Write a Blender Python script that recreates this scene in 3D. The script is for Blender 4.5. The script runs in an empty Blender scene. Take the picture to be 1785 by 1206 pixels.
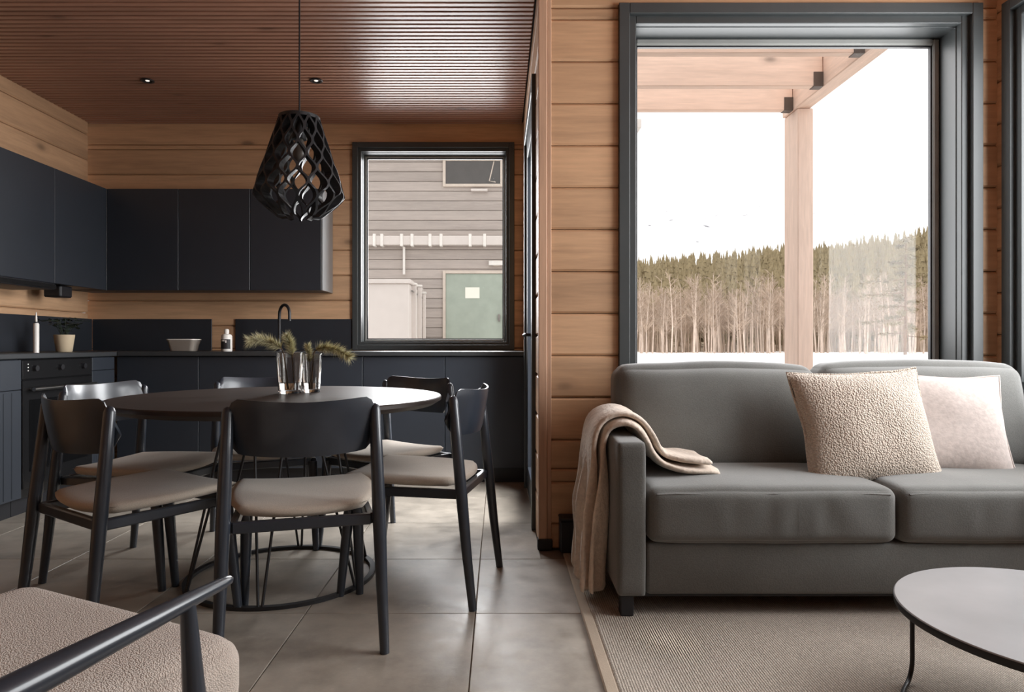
import bpy, bmesh, math, random
import numpy as np
from mathutils import Vector, Matrix, noise
random.seed(7)
rng = np.random.default_rng(11)
S = bpy.context.scene
COL = S.collection
PI = math.pi

# ------------------------------------------------------------------ camera
F, CX, CY, H = 1170.0, 870.0, 600.0, 0.95
cam = bpy.data.cameras.new('camera')
cam.sensor_width = 36.0
cam.lens = F / 1785 * 36.0
cam.shift_x = (892.5 - CX) / 1785
cam.shift_y = (CY - 603.0) / 1785
cam.clip_start = 0.02
cam.clip_end = 4000
co = bpy.data.objects.new('camera', cam)
COL.objects.link(co)
co.location = (0, 0, H)
co.rotation_euler = (PI / 2, 0, 0)
S.camera = co

# ------------------------------------------------------------------ world: overcast sky, brighter at the zenith
SKY = 2.5
W = bpy.data.worlds.new('world')
S.world = W
W.use_nodes = True
nt = W.node_tree
nt.nodes.clear()
wo = nt.nodes.new('ShaderNodeOutputWorld')
bg = nt.nodes.new('ShaderNodeBackground')
tc = nt.nodes.new('ShaderNodeTexCoord')
sx = nt.nodes.new('ShaderNodeSeparateXYZ')
mr = nt.nodes.new('ShaderNodeMapRange')
mr.inputs['From Min'].default_value = 0.0
mr.inputs['From Max'].default_value = 1.0
mr.inputs['To Min'].default_value = SKY * 0.36
mr.inputs['To Max'].default_value = SKY * 1.0
nt.links.new(tc.outputs['Generated'], sx.inputs[0])
nt.links.new(sx.outputs['Z'], mr.inputs['Value'])
nt.links.new(mr.outputs['Result'], bg.inputs['Strength'])
bg.inputs['Color'].default_value = (1.0, 0.985, 0.975, 1)
nt.links.new(bg.outputs[0], wo.inputs[0])

# area lamps added outside the windows and glazed door to strengthen the daylight
def area(name, loc, rot, sx_, sy_, power, spread=PI, col=(0.97, 0.985, 1.0)):
    l = bpy.data.lights.new(name, 'AREA')
    l.shape = 'RECTANGLE'
    l.size, l.size_y = sx_, sy_
    l.energy = power
    l.spread = spread
    l.color = col
    o = bpy.data.objects.new(name, l)
    COL.objects.link(o)
    o.location = loc
    o.rotation_euler = rot
    return o
area('daylight_side_window', (2.62, 2.10, 1.66), (0, PI / 2, 0), 1.65, 1.7, 104)
area('daylight_near_side_window', (2.62, -0.22, 1.62), (0, PI / 2 - 0.12, 0), 1.65, 1.8, 12)  # fill lamp added at the unseen near window
area('daylight_living_window', (1.35, 3.6, 1.75), (-PI / 2 + 0.35, 0, 0), 1.45, 1.7, 40)
area('daylight_kitchen_window', (-0.5, 5.66, 1.85), (-PI / 2 + 0.45, 0, 0), 1.1, 1.5, 50, 2.4)
area('daylight_glazed_door', (0.70, 3.98, 1.30), (0, PI / 2 - 0.45, 0), 1.9, 0.95, 55, 1.9)

vs = S.view_settings
S.display_settings.display_device = 'sRGB'
vs.view_transform = 'Standard'
vs.look = 'None'
vs.gamma = 1.0
vs.use_curve_mapping = False
vs.exposure = 0.06
S.cycles.max_bounces = 10
S.cycles.diffuse_bounces = 5
S.cycles.transparent_max_bounces = 12
S.cycles.sample_clamp_indirect = 6.0
S.cycles.caustics_reflective = False
S.cycles.caustics_refractive = False
S.cycles.use_denoising = True

# ------------------------------------------------------------------ materials
def srgb(r, g, b):
    f = lambda c: c / 12.92 if c <= 0.04045 else ((c + 0.055) / 1.055) ** 2.4
    return (f(r / 255), f(g / 255), f(b / 255), 1)

class Mat:
    def __init__(s, name):
        s.m = bpy.data.materials.new(name)
        s.m.use_nodes = True
        s.t = s.m.node_tree
        s.b = s.t.nodes['Principled BSDF']
    def n(s, typ, **kw):
        x = s.t.nodes.new(typ)
        for k, v in kw.items():
            setattr(x, k, v)
        return x
    def l(s, a, b):
        s.t.links.new(a, b)
    def set(s, **kw):
        for k, v in kw.items():
            s.b.inputs[k.replace('_', ' ')].default_value = v
        return s
    def coords(s, scale=(1, 1, 1), rand=True):
        tc = s.n('ShaderNodeTexCoord')
        mp = s.n('ShaderNodeMapping')
        mp.inputs['Scale'].default_value = scale
        s.l(tc.outputs['Object'], mp.inputs['Vector'])
        if rand:
            oi = s.n('ShaderNodeObjectInfo')
            mu = s.n('ShaderNodeMath', operation='MULTIPLY')
            mu.inputs[1].default_value = 37.0
            s.l(oi.outputs['Random'], mu.inputs[0])
            s.l(mu.outputs[0], mp.inputs['Location'])
            s.oi = oi
        return mp.outputs['Vector']
    def noise(s, vec, scale, detail=4, rough=0.55):
        x = s.n('ShaderNodeTexNoise')
        x.inputs['Scale'].default_value = scale
        x.inputs['Detail'].default_value = detail
        x.inputs['Roughness'].default_value = rough
        s.l(vec, x.inputs['Vector'])
        return x.outputs['Fac']
    def ramp(s, fac, stops):
        x = s.n('ShaderNodeValToRGB')
        e = x.color_ramp.elements
        e[0].position, e[0].color = stops[0]
        e[1].position, e[1].color = stops[-1]
        for p, c in stops[1:-1]:
            q = e.new(p)
            q.color = c
        s.l(fac, x.inputs['Fac'])
        return x.outputs['Color']
    def mix(s, fac, a, b, mode='MIX'):
        x = s.n('ShaderNodeMix', data_type='RGBA', blend_type=mode)
        for v, sock in ((fac, x.inputs['Factor']), (a, x.inputs['A']), (b, x.inputs['B'])):
            if hasattr(v, 'links'):
                s.l(v, sock)
            else:
                sock.default_value = v
        return x.outputs['Result']
    def bump(s, fac, strength, dist=0.01):
        x = s.n('ShaderNodeBump')
        x.inputs['Strength'].default_value = strength
        x.inputs['Distance'].default_value = dist
        s.l(fac, x.inputs['Height'])
        s.l(x.outputs['Normal'], s.b.inputs['Normal'])
    def color(s, sock):
        s.l(sock, s.b.inputs['Base Color'])

def scl(c, k):
    return (c[0] * k, c[1] * k, c[2] * k, 1)

def plain(name, col, rough=0.5, metal=0.0, var=0.08, nscale=6, bump=0.0, bscale=200, spec=0.5):
    m = Mat(name)
    v = m.coords()
    f = m.noise(v, nscale)
    m.color(m.ramp(f, [(0.3, scl(col, 1 - var)), (0.7, scl(col, 1 + var))]))
    m.set(Roughness=rough, Metallic=metal)
    m.b.inputs['Specular IOR Level'].default_value = spec
    if bump:
        m.bump(m.noise(v, bscale, 2), bump, 0.004)
    return m.m

def wood(name, col, axis=0, rough=0.55, knots=True, dark=0.72, spread=0.14):
    m = Mat(name)
    sc = [9, 9, 9]
    sc[axis] = 0.7
    v = m.coords(tuple(sc))
    f = m.noise(v, 1.6, 6, 0.6)
    g = m.noise(v, 7.0, 3, 0.6)
    base = m.ramp(f, [(0.30, scl(col, dark)), (0.52, col), (0.75, scl(col, 1.12))])
    base = m.mix(0.25, base, m.ramp(g, [(0.35, scl(col, 0.7)), (0.65, scl(col, 1.15))]))
    if knots:
        ks = [5.2, 5.2, 5.2]
        ks[axis] = 2.6
        kv = m.coords(tuple(ks))
        vo = m.n('ShaderNodeTexVoronoi')
        vo.inputs['Scale'].default_value = 0.62
        m.l(kv, vo.inputs['Vector'])
        kf = m.ramp(vo.outputs['Distance'], [(0.05, (1, 1, 1, 1)), (0.10, (0.25, 0.25, 0.25, 1)), (0.17, (0, 0, 0, 1))])
        base = m.mix(kf, base, scl(col, 0.45))
    vr = m.n('ShaderNodeMapRange')
    vr.inputs['To Min'].default_value = 1 - spread
    vr.inputs['To Max'].default_value = 1 + spread * 0.6
    m.l(m.oi.outputs['Random'], vr.inputs['Value'])
    hs = m.n('ShaderNodeHueSaturation')
    m.l(base, hs.inputs['Color'])
    m.l(vr.outputs['Result'], hs.inputs['Value'])
    m.color(hs.outputs['Color'])
    m.set(Roughness=rough)
    m.bump(g, 0.12, 0.004)
    return m.m

def fabric(name, col, scale=260, bump=0.5, var=0.12, rough=0.95, sheen=0.25, dist=0.004, kind='noise', wave=None):
    m = Mat(name)
    v = m.coords()
    f = m.noise(v, scale, 2)
    big = m.noise(v, 5.0, 4)
    c = m.ramp(big, [(0.3, scl(col, 1 - var)), (0.7, scl(col, 1 + var))])
    if kind == 'boucle':
        vo = m.n('ShaderNodeTexVoronoi')
        vo.inputs['Scale'].default_value = scale
        m.l(v, vo.inputs['Vector'])
        f = m.ramp(vo.outputs['Distance'], [(0.0, (1, 1, 1, 1)), (0.75, (0, 0, 0, 1))])
        c = m.mix(0.38, c, m.ramp(vo.outputs['Distance'], [(0.2, scl(col, 1.1)), (0.85, scl(col, 0.38))]))
    else:
        c = m.mix(0.25, c, m.ramp(f, [(0.35, scl(col, 0.6)), (0.65, scl(col, 1.25))]))
    m.color(c)
    m.set(Roughness=rough)
    m.b.inputs['Sheen Weight'].default_value = sheen
    m.b.inputs['Specular IOR Level'].default_value = 0.25
    m.bump(f, bump, dist)
    return m.m

LOGC = srgb(204, 164, 128)
M = {}
M['log_x'] = wood('log_wood_x', LOGC, 0)
M['log_y'] = wood('log_wood_y', LOGC, 1)
M['trim_wood'] = wood('trim_wood', srgb(192, 156, 130), 2, knots=False)
M['slat'] = wood('ceiling_slat_wood', srgb(160, 118, 98), 0, rough=0.36, dark=0.8, spread=0.1)
M['core'] = plain('wall_core', srgb(60, 42, 32), 0.9)
M['ceiling_dark'] = plain('ceiling_backing', srgb(40, 26, 22), 0.9)
M['black_paint'] = plain('charcoal_frame_paint', srgb(62, 66, 67), 0.42)
M['sash'] = plain('sash_paint', srgb(150, 151, 148), 0.35)  # frame paint made paler, standing in for light on the sash
M['cabinet'] = plain('cabinet_front', srgb(40, 45, 53), 0.5, var=0.05)
M['cabinet2'] = plain('upper_cabinet_front', srgb(40, 44, 51), 0.45, var=0.05)
M['counter'] = plain('counter_laminate', srgb(54, 56, 58), 0.38)
M['splash'] = plain('backsplash_panel', srgb(38, 42, 49), 0.5)
M['oven'] = plain('oven_black', srgb(26, 26, 27), 0.2)
M['steel'] = plain('brushed_steel', srgb(180, 180, 178), 0.28, metal=1.0)
M['black_metal'] = plain('black_metal', srgb(34, 34, 37), 0.4, metal=0.0)
M['chair_wood'] = plain('black_stained_wood', srgb(42, 48, 57), 0.3, var=0.12, nscale=14)
_b = M['chair_wood'].node_tree.nodes['Principled BSDF']
_b.inputs['Coat Weight'].default_value = 0.35
_b.inputs['Coat Roughness'].default_value = 0.16
M['lamp_wood'] = plain('lamp_black_wood', srgb(40, 41, 44), 0.5, var=0.12)
M['table_wood'] = wood('dark_table_wood', srgb(62, 53, 49), 0, rough=0.44, knots=False)
M['table_wood'].node_tree.nodes['Principled BSDF'].inputs['Specular IOR Level'].default_value = 0.3
M['seat'] = fabric('seat_upholstery', srgb(186, 174, 160), 300, 0.25, 0.06)
M['sofa'] = fabric('sofa_velvet', srgb(98, 98, 95), 220, 0.22, 0.14, sheen=0.35)
M['boucle'] = fabric('cushion_boucle', srgb(204, 189, 174), 150, 0.8, 0.05, kind='boucle', dist=0.008)
M['chair_boucle'] = fabric('armchair_boucle', srgb(206, 192, 180), 340, 0.6, 0.05, kind='boucle', dist=0.004)
M['plush'] = fabric('cushion_plush', srgb(182, 170, 164), 60, 0.25, 0.05)
M['throw'] = fabric('throw_fleece', srgb(214, 199, 184), 60, 0.7, 0.12, dist=0.006)
M['white'] = plain('white_ceramic', srgb(226, 222, 216), 0.4)
M['table_top'] = plain('coffee_table_laminate', srgb(150, 149, 150), 0.3)
M['pot'] = plain('pot_clay', srgb(196, 178, 150), 0.8)
M['plant'] = plain('house_plant_leaf', srgb(46, 56, 44), 0.5)
M['needle'] = plain('pine_needle', srgb(196, 190, 152), 0.6, var=0.3, nscale=40)
M['twig'] = plain('pine_twig', srgb(110, 86, 60), 0.8)
M['label_dark'] = plain('label_print', srgb(40, 38, 40), 0.6)
M['box_black'] = plain('black_plastic', srgb(28, 28, 32), 0.5)

def emission(name, col, st):
    m = Mat(name)
    m.b.inputs['Emission Color'].default_value = col
    m.b.inputs['Emission Strength'].default_value = st
    m.b.inputs['Base Color'].default_value = col
    return m.m
M['lamp_glow'] = emission('lamp_glow', (1, 0.9, 0.8, 1), 0.9)

def pane_glass(name, f0, rough=0.0):
    m = bpy.data.materials.new(name)
    m.use_nodes = True
    t = m.node_tree
    t.nodes.clear()
    out = t.nodes.new('ShaderNodeOutputMaterial')
    mixn = t.nodes.new('ShaderNodeMixShader')
    tr = t.nodes.new('ShaderNodeBsdfTransparent')
    gl = t.nodes.new('ShaderNodeBsdfGlossy')
    gl.inputs['Roughness'].default_value = rough
    ge = t.nodes.new('ShaderNodeNewGeometry')
    dot = t.nodes.new('ShaderNodeVectorMath'); dot.operation = 'DOT_PRODUCT'
    t.links.new(ge.outputs['Normal'], dot.inputs[0])
    t.links.new(ge.outputs['Incoming'], dot.inputs[1])
    def mth(op, a, b):
        x = t.nodes.new('ShaderNodeMath'); x.operation = op
        for i, v in enumerate((a, b)):
            if v is None: continue
            if hasattr(v, 'links'): t.links.new(v, x.inputs[i])
            else: x.inputs[i].default_value = v
        return x.outputs[0]
    c = mth('ABSOLUTE', dot.outputs['Value'], None)
    p = mth('POWER', mth('SUBTRACT', 1.0, c), 5.0)
    fac = mth('ADD', f0, mth('MULTIPLY', p, 1 - f0))
    t.links.new(fac, mixn.inputs[0])
    t.links.new(tr.outputs[0], mixn.inputs[1])
    t.links.new(gl.outputs[0], mixn.inputs[2])
    t.links.new(mixn.outputs[0], out.inputs[0])
    return m
M['pane'] = pane_glass('coated_window_glass', 0.018)
g = Mat('clear_tumbler_glass'); g.set(Roughness=0.02, IOR=1.45); g.b.inputs['Transmission Weight'].default_value = 1.0
g.b.inputs['Base Color'].default_value = (0.96, 0.95, 0.93, 1)
M['tumbler'] = g.m
g = Mat('pressed_bowl_glass'); g.set(Roughness=0.25, IOR=1.45); g.b.inputs['Transmission Weight'].default_value = 0.55
g.b.inputs['Base Color'].default_value = srgb(206, 194, 182)
M['bowl_glass'] = g.m
g = Mat('water'); g.set(Roughness=0.0, IOR=1.33); g.b.inputs['Transmission Weight'].default_value = 1.0
g.b.inputs['Base Color'].default_value = (0.93, 0.93, 0.94, 1)
M['water'] = g.m

# floor tile: mottled slate grey-brown
m = Mat('slate_tile')
v = m.coords()
f1 = m.noise(v, 3.2, 8, 0.62)
f2 = m.noise(v, 11.0, 6, 0.7)
tcol = srgb(170, 161, 149)
c = m.ramp(f1, [(0.32, scl(tcol, 0.52)), (0.5, scl(tcol, 0.95)), (0.68, scl(tcol, 1.25))])
c = m.mix(0.35, c, m.ramp(f2, [(0.3, scl(tcol, 0.55)), (0.62, scl(tcol, 1.05)), (0.74, scl(tcol, 1.7))]))
m.color(c)
m.set(Roughness=0.36)
m.l(m.ramp(f2, [(0.3, (0.28, 0.28, 0.28, 1)), (0.7, (0.48, 0.48, 0.48, 1))]), m.b.inputs['Roughness'])
m.bump(f2, 0.10, 0.01)
M['tile'] = m.m
M['grout'] = plain('grout', srgb(128, 116, 104), 0.9)

# rug: woven rows
m = Mat('woven_wool_rug')
v = m.coords((1, 1, 1), rand=False)
w = m.n('ShaderNodeTexWave', wave_type='BANDS', bands_direction='X')
w.inputs['Scale'].default_value = 40.0
w.inputs['Distortion'].default_value = 4.0
w.inputs['Detail'].default_value = 2
w.inputs['Detail Scale'].default_value = 6.0
m.l(v, w.inputs['Vector'])
fn = m.noise(v, 130, 3, 0.7)
fb = m.noise(v, 3.0, 3)
rc = srgb(190, 178, 165)
hm = m.n('ShaderNodeMath', operation='MULTIPLY')
m.l(w.outputs['Fac'], hm.inputs[0]); m.l(fn, hm.inputs[1])
c = m.ramp(hm.outputs[0], [(0.06, scl(rc, 0.5)), (0.24, scl(rc, 0.95)), (0.5, scl(rc, 1.2))])
c = m.mix(0.3, c, m.ramp(fb, [(0.3, scl(rc, 0.85)), (0.7, scl(rc, 1.08))]))
m.color(c)
m.set(Roughness=0.97)
m.bump(hm.outputs[0], 0.8, 0.008)
M['rug'] = m.m
M['rug_edge'] = plain('rug_binding', srgb(172, 156, 138), 0.9, bump=0.3)

# outdoor materials
M['snow'] = plain('snow', srgb(238, 236, 234), 0.85, var=0.05, nscale=0.3)
m = Mat('far_snow_mountain')
v = m.coords((0.02, 0.02, 0.07), rand=False)
m.color(m.ramp(m.noise(v, 1.3, 8, 0.6), [(0.0, srgb(240, 240, 242)), (0.62, srgb(240, 240, 242)), (0.68, srgb(120, 120, 124))]))
m.set(Roughness=0.9)
M['mountain'] = m.m
M['hill'] = plain('forest_floor', srgb(150, 132, 112), 0.95, var=0.2, nscale=0.1)
def treemat(name, col, sp):
    m = Mat(name)
    v = m.coords()
    f = m.noise(v, 0.8, 3)
    c = m.ramp(f, [(0.3, scl(col, 0.8)), (0.7, scl(col, 1.2))])
    hs = m.n('ShaderNodeHueSaturation')
    vr = m.n('ShaderNodeMapRange')
    vr.inputs['To Min'].default_value = 1 - sp
    vr.inputs['To Max'].default_value = 1 + sp
    m.l(m.oi.outputs['Random'], vr.inputs['Value'])
    m.l(c, hs.inputs['Color']); m.l(vr.outputs['Result'], hs.inputs['Value'])
    m.color(hs.outputs['Color'])
    m.set(Roughness=0.95)
    m.b.inputs['Specular IOR Level'].default_value = 0.1
    return m.m
M['conifer'] = treemat('conifer_foliage', srgb(142, 129, 102), 0.25)  # distant haze is put into the foliage colour
M['birch'] = treemat('birch_bark_and_twigs', srgb(174, 156, 140), 0.18)  # lightened too, haze mixed into the bark and twig colour
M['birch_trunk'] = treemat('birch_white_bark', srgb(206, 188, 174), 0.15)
M['pine_bark'] = treemat('pine_bark', srgb(140, 112, 92), 0.1)
M['timber'] = wood('porch_timber', srgb(234, 206, 188), 0, 0.7, knots=True, dark=0.88, spread=0.08)
M['timber_z'] = wood('porch_post_timber', srgb(236, 210, 194), 2, 0.7, knots=True, dark=0.88, spread=0.06)
M['timber_y'] = wood('porch_edge_timber', srgb(234, 206, 188), 1, 0.7, knots=True, dark=0.88, spread=0.06)
M['siding'] = wood('weathered_siding', srgb(174, 164, 157), 0, 0.8, knots=False, dark=0.85, spread=0.1)
M['house_frame'] = plain('house_frame_paint', srgb(200, 188, 176), 0.7)
M['house_door'] = plain('house_door_paint', srgb(158, 168, 156), 0.5)
M['house_white'] = plain('white_cladding', srgb(208, 200, 194), 0.6, var=0.03)
M['dark_glass'] = plain('house_window_glass', srgb(80, 78, 76), 0.1)
M['paper'] = plain('paper_notice', srgb(235, 234, 222), 0.8, var=0.02)
M['bracket'] = plain('joist_hanger_steel', srgb(90, 82, 76), 0.5, metal=0.6)

# ------------------------------------------------------------------ mesh helpers
class MB:
    def __init__(s):
        s.v, s.f = [], []
    def add(s, vs, fs):
        o = len(s.v)
        s.v += [tuple(p) for p in vs]
        s.f += [tuple(i + o for i in q) for q in fs]
        return s
    def box(s, x0, x1, y0, y1, z0, z1):
        return s.add([(x0, y0, z0), (x1, y0, z0), (x1, y1, z0), (x0, y1, z0), (x0, y0, z1), (x1, y0, z1), (x1, y1, z1), (x0, y1, z1)],
                     [(0, 3, 2, 1), (4, 5, 6, 7), (0, 1, 5, 4), (1, 2, 6, 5), (2, 3, 7, 6), (3, 0, 4, 7)])
    def bbox(s, x0, x1, y0, y1, z0, z1, r=0.004, seg=1):
        bm = bmesh.new()
        bmesh.ops.create_cube(bm, size=1)
        for v in bm.verts:
            v.co = ((x0 + x1) / 2 + v.co.x * (x1 - x0), (y0 + y1) / 2 + v.co.y * (y1 - y0), (z0 + z1) / 2 + v.co.z * (z1 - z0))
        r = min(r, 0.45 * min(x1 - x0, y1 - y0, z1 - z0))
        bmesh.ops.bevel(bm, geom=list(bm.edges), offset=r, segments=seg, affect='EDGES', profile=0.5)
        bm.verts.index_update()
        s.add([v.co[:] for v in bm.verts], [[v.index for v in f.verts] for f in bm.faces])
        bm.free()
        return s
    def tube(s, pts, radii, n=12, caps=True, flat=None):
        pts = [Vector(p) for p in pts]
        if not hasattr(radii, '__len__'):
            radii = [radii] * len(pts)
        o = len(s.v)
        t0 = (pts[1] - pts[0]).normalized()
        up = Vector((0, 0, 1)) if abs(t0.z) < 0.9 else Vector((0, 1, 0))
        u = t0.cross(up).normalized()
        for i, p in enumerate(pts):
            a = pts[max(i - 1, 0)]; b = pts[min(i + 1, len(pts) - 1)]
            t = (b - a).normalized()
            u = (u - t * u.dot(t)).normalized()
            w = t.cross(u)
            for k in range(n):
                an = 2 * PI * k / n
                fx = 1.0 if flat is None else flat
                s.v.append(tuple(p + (u * math.cos(an) + w * math.sin(an) * fx) * radii[i]))
        for i in range(len(pts) - 1):
            for k in range(n):
                a = o + i * n + k; b = o + i * n + (k + 1) % n
                s.f.append((a, b, b + n, a + n))
        if caps:
            s.f.append(tuple(o + k for k in reversed(range(n))))
            e = o + (len(pts) - 1) * n
            s.f.append(tuple(e + k for k in range(n)))
        return s
    def lathe(s, prof, n=40, c=(0, 0, 0), closed=False):
        o = len(s.v)
        for r, z in prof:
            for k in range(n):
                a = 2 * PI * k / n
                s.v.append((c[0] + r * math.cos(a), c[1] + r * math.sin(a), c[2] + z))
        m = len(prof)
        for i in range(m if closed else m - 1):
            j = (i + 1) % m
            for k in range(n):
                s.f.append((o + i * n + k, o + i * n + (k + 1) % n, o + j * n + (k + 1) % n, o + j * n + k))
        if not closed:
            if prof[0][0] > 1e-6:
                s.f.append(tuple(o + k for k in reversed(range(n))))
            if prof[-1][0] > 1e-6:
                s.f.append(tuple(o + (m - 1) * n + k for k in range(n)))
        return s
    def mesh(s, name, mat, smooth=None):
        me = bpy.data.meshes.new(name)
        me.from_pydata(s.v, [], s.f)
        me.validate()
        me.materials.append(mat)
        if smooth is not None:
            me.polygons.foreach_set('use_smooth', [True] * len(me.polygons))
            if smooth < 180:
                me.set_sharp_from_angle(angle=math.radians(smooth))
        me.update()
        return me
    def build(s, name, mat, parent=None, smooth=None, loc=None, rotz=0.0, kind=None, label=None):
        o = bpy.data.objects.new(name, s.mesh(name, mat, smooth))
        COL.objects.link(o)
        if parent is not None:
            o.parent = parent
        if loc is not None:
            o.location = loc
        if rotz:
            o.rotation_euler = (0, 0, rotz)
        if kind:
            o['kind'] = kind
        if label:
            o['label'] = label
        return o

def tag(o, label, cat, group=None, kind=None):
    o['label'] = label
    o['category'] = cat
    if group: o['group'] = group
    if kind: o['kind'] = kind
    return o

def thing(name, label, cat, loc=(0, 0, 0), rotz=0.0, group=None, kind=None):
    o = bpy.data.objects.new(name, None)
    o.empty_display_size = 0.1
    COL.objects.link(o)
    o.location = loc
    o.rotation_euler = (0, 0, rotz)
    return tag(o, label, cat, group, kind)

def link(name, me, parent, loc=(0, 0, 0), rot=(0, 0, 0), scale=None):
    o = bpy.data.objects.new(name, me)
    COL.objects.link(o)
    o.parent = parent
    o.location = loc
    o.rotation_euler = rot
    if scale: o.scale = scale
    return o

def dup(root, loc, rotz, label, scale=None):
    r = root.copy(); COL.objects.link(r)
    r.location = loc; r.rotation_euler = (0, 0, rotz)
    if label: r['label'] = label
    if scale: r.scale = scale
    for ch in list(root.children):
        c = ch.copy(); COL.objects.link(c); c.parent = r
        for gch in list(ch.children):
            d = gch.copy(); COL.objects.link(d); d.parent = c
    return r

def soft_box(dx, dy, dz, r, n=14, puff=(0, 0, 0), wob=0.0, wsc=6.0, seed=0.0, mb=None, c=(0, 0, 0), warp=None):
    """rounded, puffed cushion block centred on c"""
    mb = mb or MB()
    hx, hy, hz = dx / 2, dy / 2, dz / 2
    idx = {}
    vs, fs = [], []
    def vid(i, j, k):
        key = (i, j, k)
        if key not in idx:
            def q(a):           # denser towards the edges
                t = a / n * 2 - 1
                return math.copysign(1 - (1 - abs(t)) ** 1.5, t)
            u, v, w = q(i), q(j), q(k)
            p = Vector((u * hx, v * hy, w * hz))
            inn = Vector((max(-hx + r, min(hx - r, p.x)), max(-hy + r, min(hy - r, p.y)), max(-hz + r, min(hz - r, p.z))))
            d = p - inn
            if d.length > 1e-9:
                p = inn + d.normalized() * r
            bu, bv, bw = (1 - u ** 4), (1 - v ** 4), (1 - w ** 4)
            p.x += math.copysign(puff[0] * bv * bw * abs(u) ** 3, u)
            p.y += math.copysign(puff[1] * bu * bw * abs(v) ** 3, v)
            p.z += math.copysign(puff[2] * bu * bv * abs(w) ** 3, w)
            if wob:
                nn = noise.noise_vector((p + Vector((seed, seed * 1.7, 0))) * wsc)
                p += nn * wob
            if warp:
                p = Vector(warp(p.x, p.y, p.z))
            idx[key] = len(vs)
            vs.append((p.x + c[0], p.y + c[1], p.z + c[2]))
        return idx[key]
    for a in range(n):
        for b in range(n):
            fs.append((vid(a, b, 0), vid(a, b + 1, 0), vid(a + 1, b + 1, 0), vid(a + 1, b, 0)))
            fs.append((vid(a, b, n), vid(a + 1, b, n), vid(a + 1, b + 1, n), vid(a, b + 1, n)))
            fs.append((vid(a, 0, b), vid(a + 1, 0, b), vid(a + 1, 0, b + 1), vid(a, 0, b + 1)))
            fs.append((vid(a, n, b), vid(a, n, b + 1), vid(a + 1, n, b + 1), vid(a + 1, n, b)))
            fs.append((vid(0, a, b), vid(0, a, b + 1), vid(0, a + 1, b + 1), vid(0, a + 1, b)))
            fs.append((vid(n, a, b), vid(n, a + 1, b), vid(n, a + 1, b + 1), vid(n, a, b + 1)))
    mb.add(vs, fs)
    return mb

def px(x, D):
    return (x - CX) * D / F
def pz(y, D):
    return H + (CY - y) * D / F

# ------------------------------------------------------------------ room shell
CEIL = 2.67
PITCH, Z0 = 0.19525, 0.116
D1, D2 = 3.113, 5.19
XL, XP, XR = -3.15, 0.186, 2.31
YB = -2.6

def subtract(iv, cuts):
    out = [iv]
    for a, b in cuts:
        nx = []
        for p, q in out:
            if b <= p or a >= q:
                nx.append((p, q)); continue
            if a > p: nx.append((p, a))
            if b < q: nx.append((b, q))
        out = nx
    return out

def pieces(a, b, zs, openings):
    res = []
    for z0, z1 in zip(zs[:-1], zs[1:]):
        br = sorted({z0, z1} | {z for o in openings for z in (o[2], o[3]) if z0 + 1e-4 < z < z1 - 1e-4})
        for y0, y1 in zip(br[:-1], br[1:]):
            mid = (y0 + y1) / 2
            cuts = [(o[0], o[1]) for o in openings if o[2] < mid < o[3]]
            for p, q in subtract((a, b), cuts):
                if q - p > 0.012:
                    res.append((p, q, y0, y1))
    return res

def log_wall(name, label, axis, face, sign, a, b, openings=(), half=False, thick=0.2, skip_short=0.015):
    """axis 0: wall runs along X and faces sign*Y at y=face; axis 1: runs along Y and faces sign*X at x=face."""
    core = MB()
    zs = [0, CEIL]
    lt = 0.05
    for p, q, z0, z1 in pieces(a, b, zs, openings):
        n0, n1 = face - sign * lt, face - sign * thick
        lo, hi = min(n0, n1), max(n0, n1)
        if axis == 0: core.box(p, q, lo, hi, z0, z1)
        else: core.box(lo, hi, p, q, z0, z1)
    w = core.build(name, M['core'])
    tag(w, label, 'wall', None, 'structure')
    off = Z0 + (PITCH / 2 if half else 0)
    zz = [z for z in [off + PITCH * k for k in range(-2, 16)] if 0.02 < z < CEIL - 0.02]
    zz = [0.0] + zz + [CEIL]
    mat = M['log_x'] if axis == 0 else M['log_y']
    ch = 0.009
    for p, q, z0, z1 in pieces(a, b, zz, openings):
        if z1 - z0 < skip_short: continue
        gz = 0.0015
        h0, h1 = z0 + gz, z1 - gz
        cz, cl = (z0 + z1) / 2, (p + q) / 2
        prof = [(-lt, h0), (-ch, h0), (0, h0 + ch), (0, h1 - ch), (-ch, h1), (-lt, h1)]
        if axis == 0 and sign > 0 or axis == 1 and sign < 0:
            pass
        mb = MB()
        vs = []
        for e in (p - cl, q - cl):
            for t, z in prof:
                n = sign * t
                vs.append((e, n, z - cz) if axis == 0 else (n, e, z - cz))
        k = len(prof)
        fs = [tuple((i, (i + 1) % k, k + (i + 1) % k, k + i)) for i in range(k)]
        fs += [tuple(range(k)), tuple(range(2 * k - 1, k - 1, -1))]
        mb.add(vs, fs)
        o = mb.build('log', mat, w, loc=(cl, face, cz) if axis == 0 else (face, cl, cz))
        bm = bmesh.new(); bm.from_mesh(o.data); bmesh.ops.recalc_face_normals(bm, faces=bm.faces); bm.to_mesh(o.data); bm.free()
    return w

W1 = (0.553, 2.232, 0.36, 2.525)      # living-room window: x0 x1 z0 z1
W2 = (-1.132, 0.118, 0.905, 2.508)    # kitchen window
W3 = (1.30, 3.06, 0.70, 2.50)         # side window: y0 y1 z0 z1
W4 = (-1.2, 0.75, 0.70, 2.50)
DOOR = (3.42, 4.50, 0.0, 2.33)        # partition door: y0 y1 z0 z1
sh = lambda o, e=0.012: (o[0] + e, o[1] - e, o[2] + e, o[3] - e)

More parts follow.
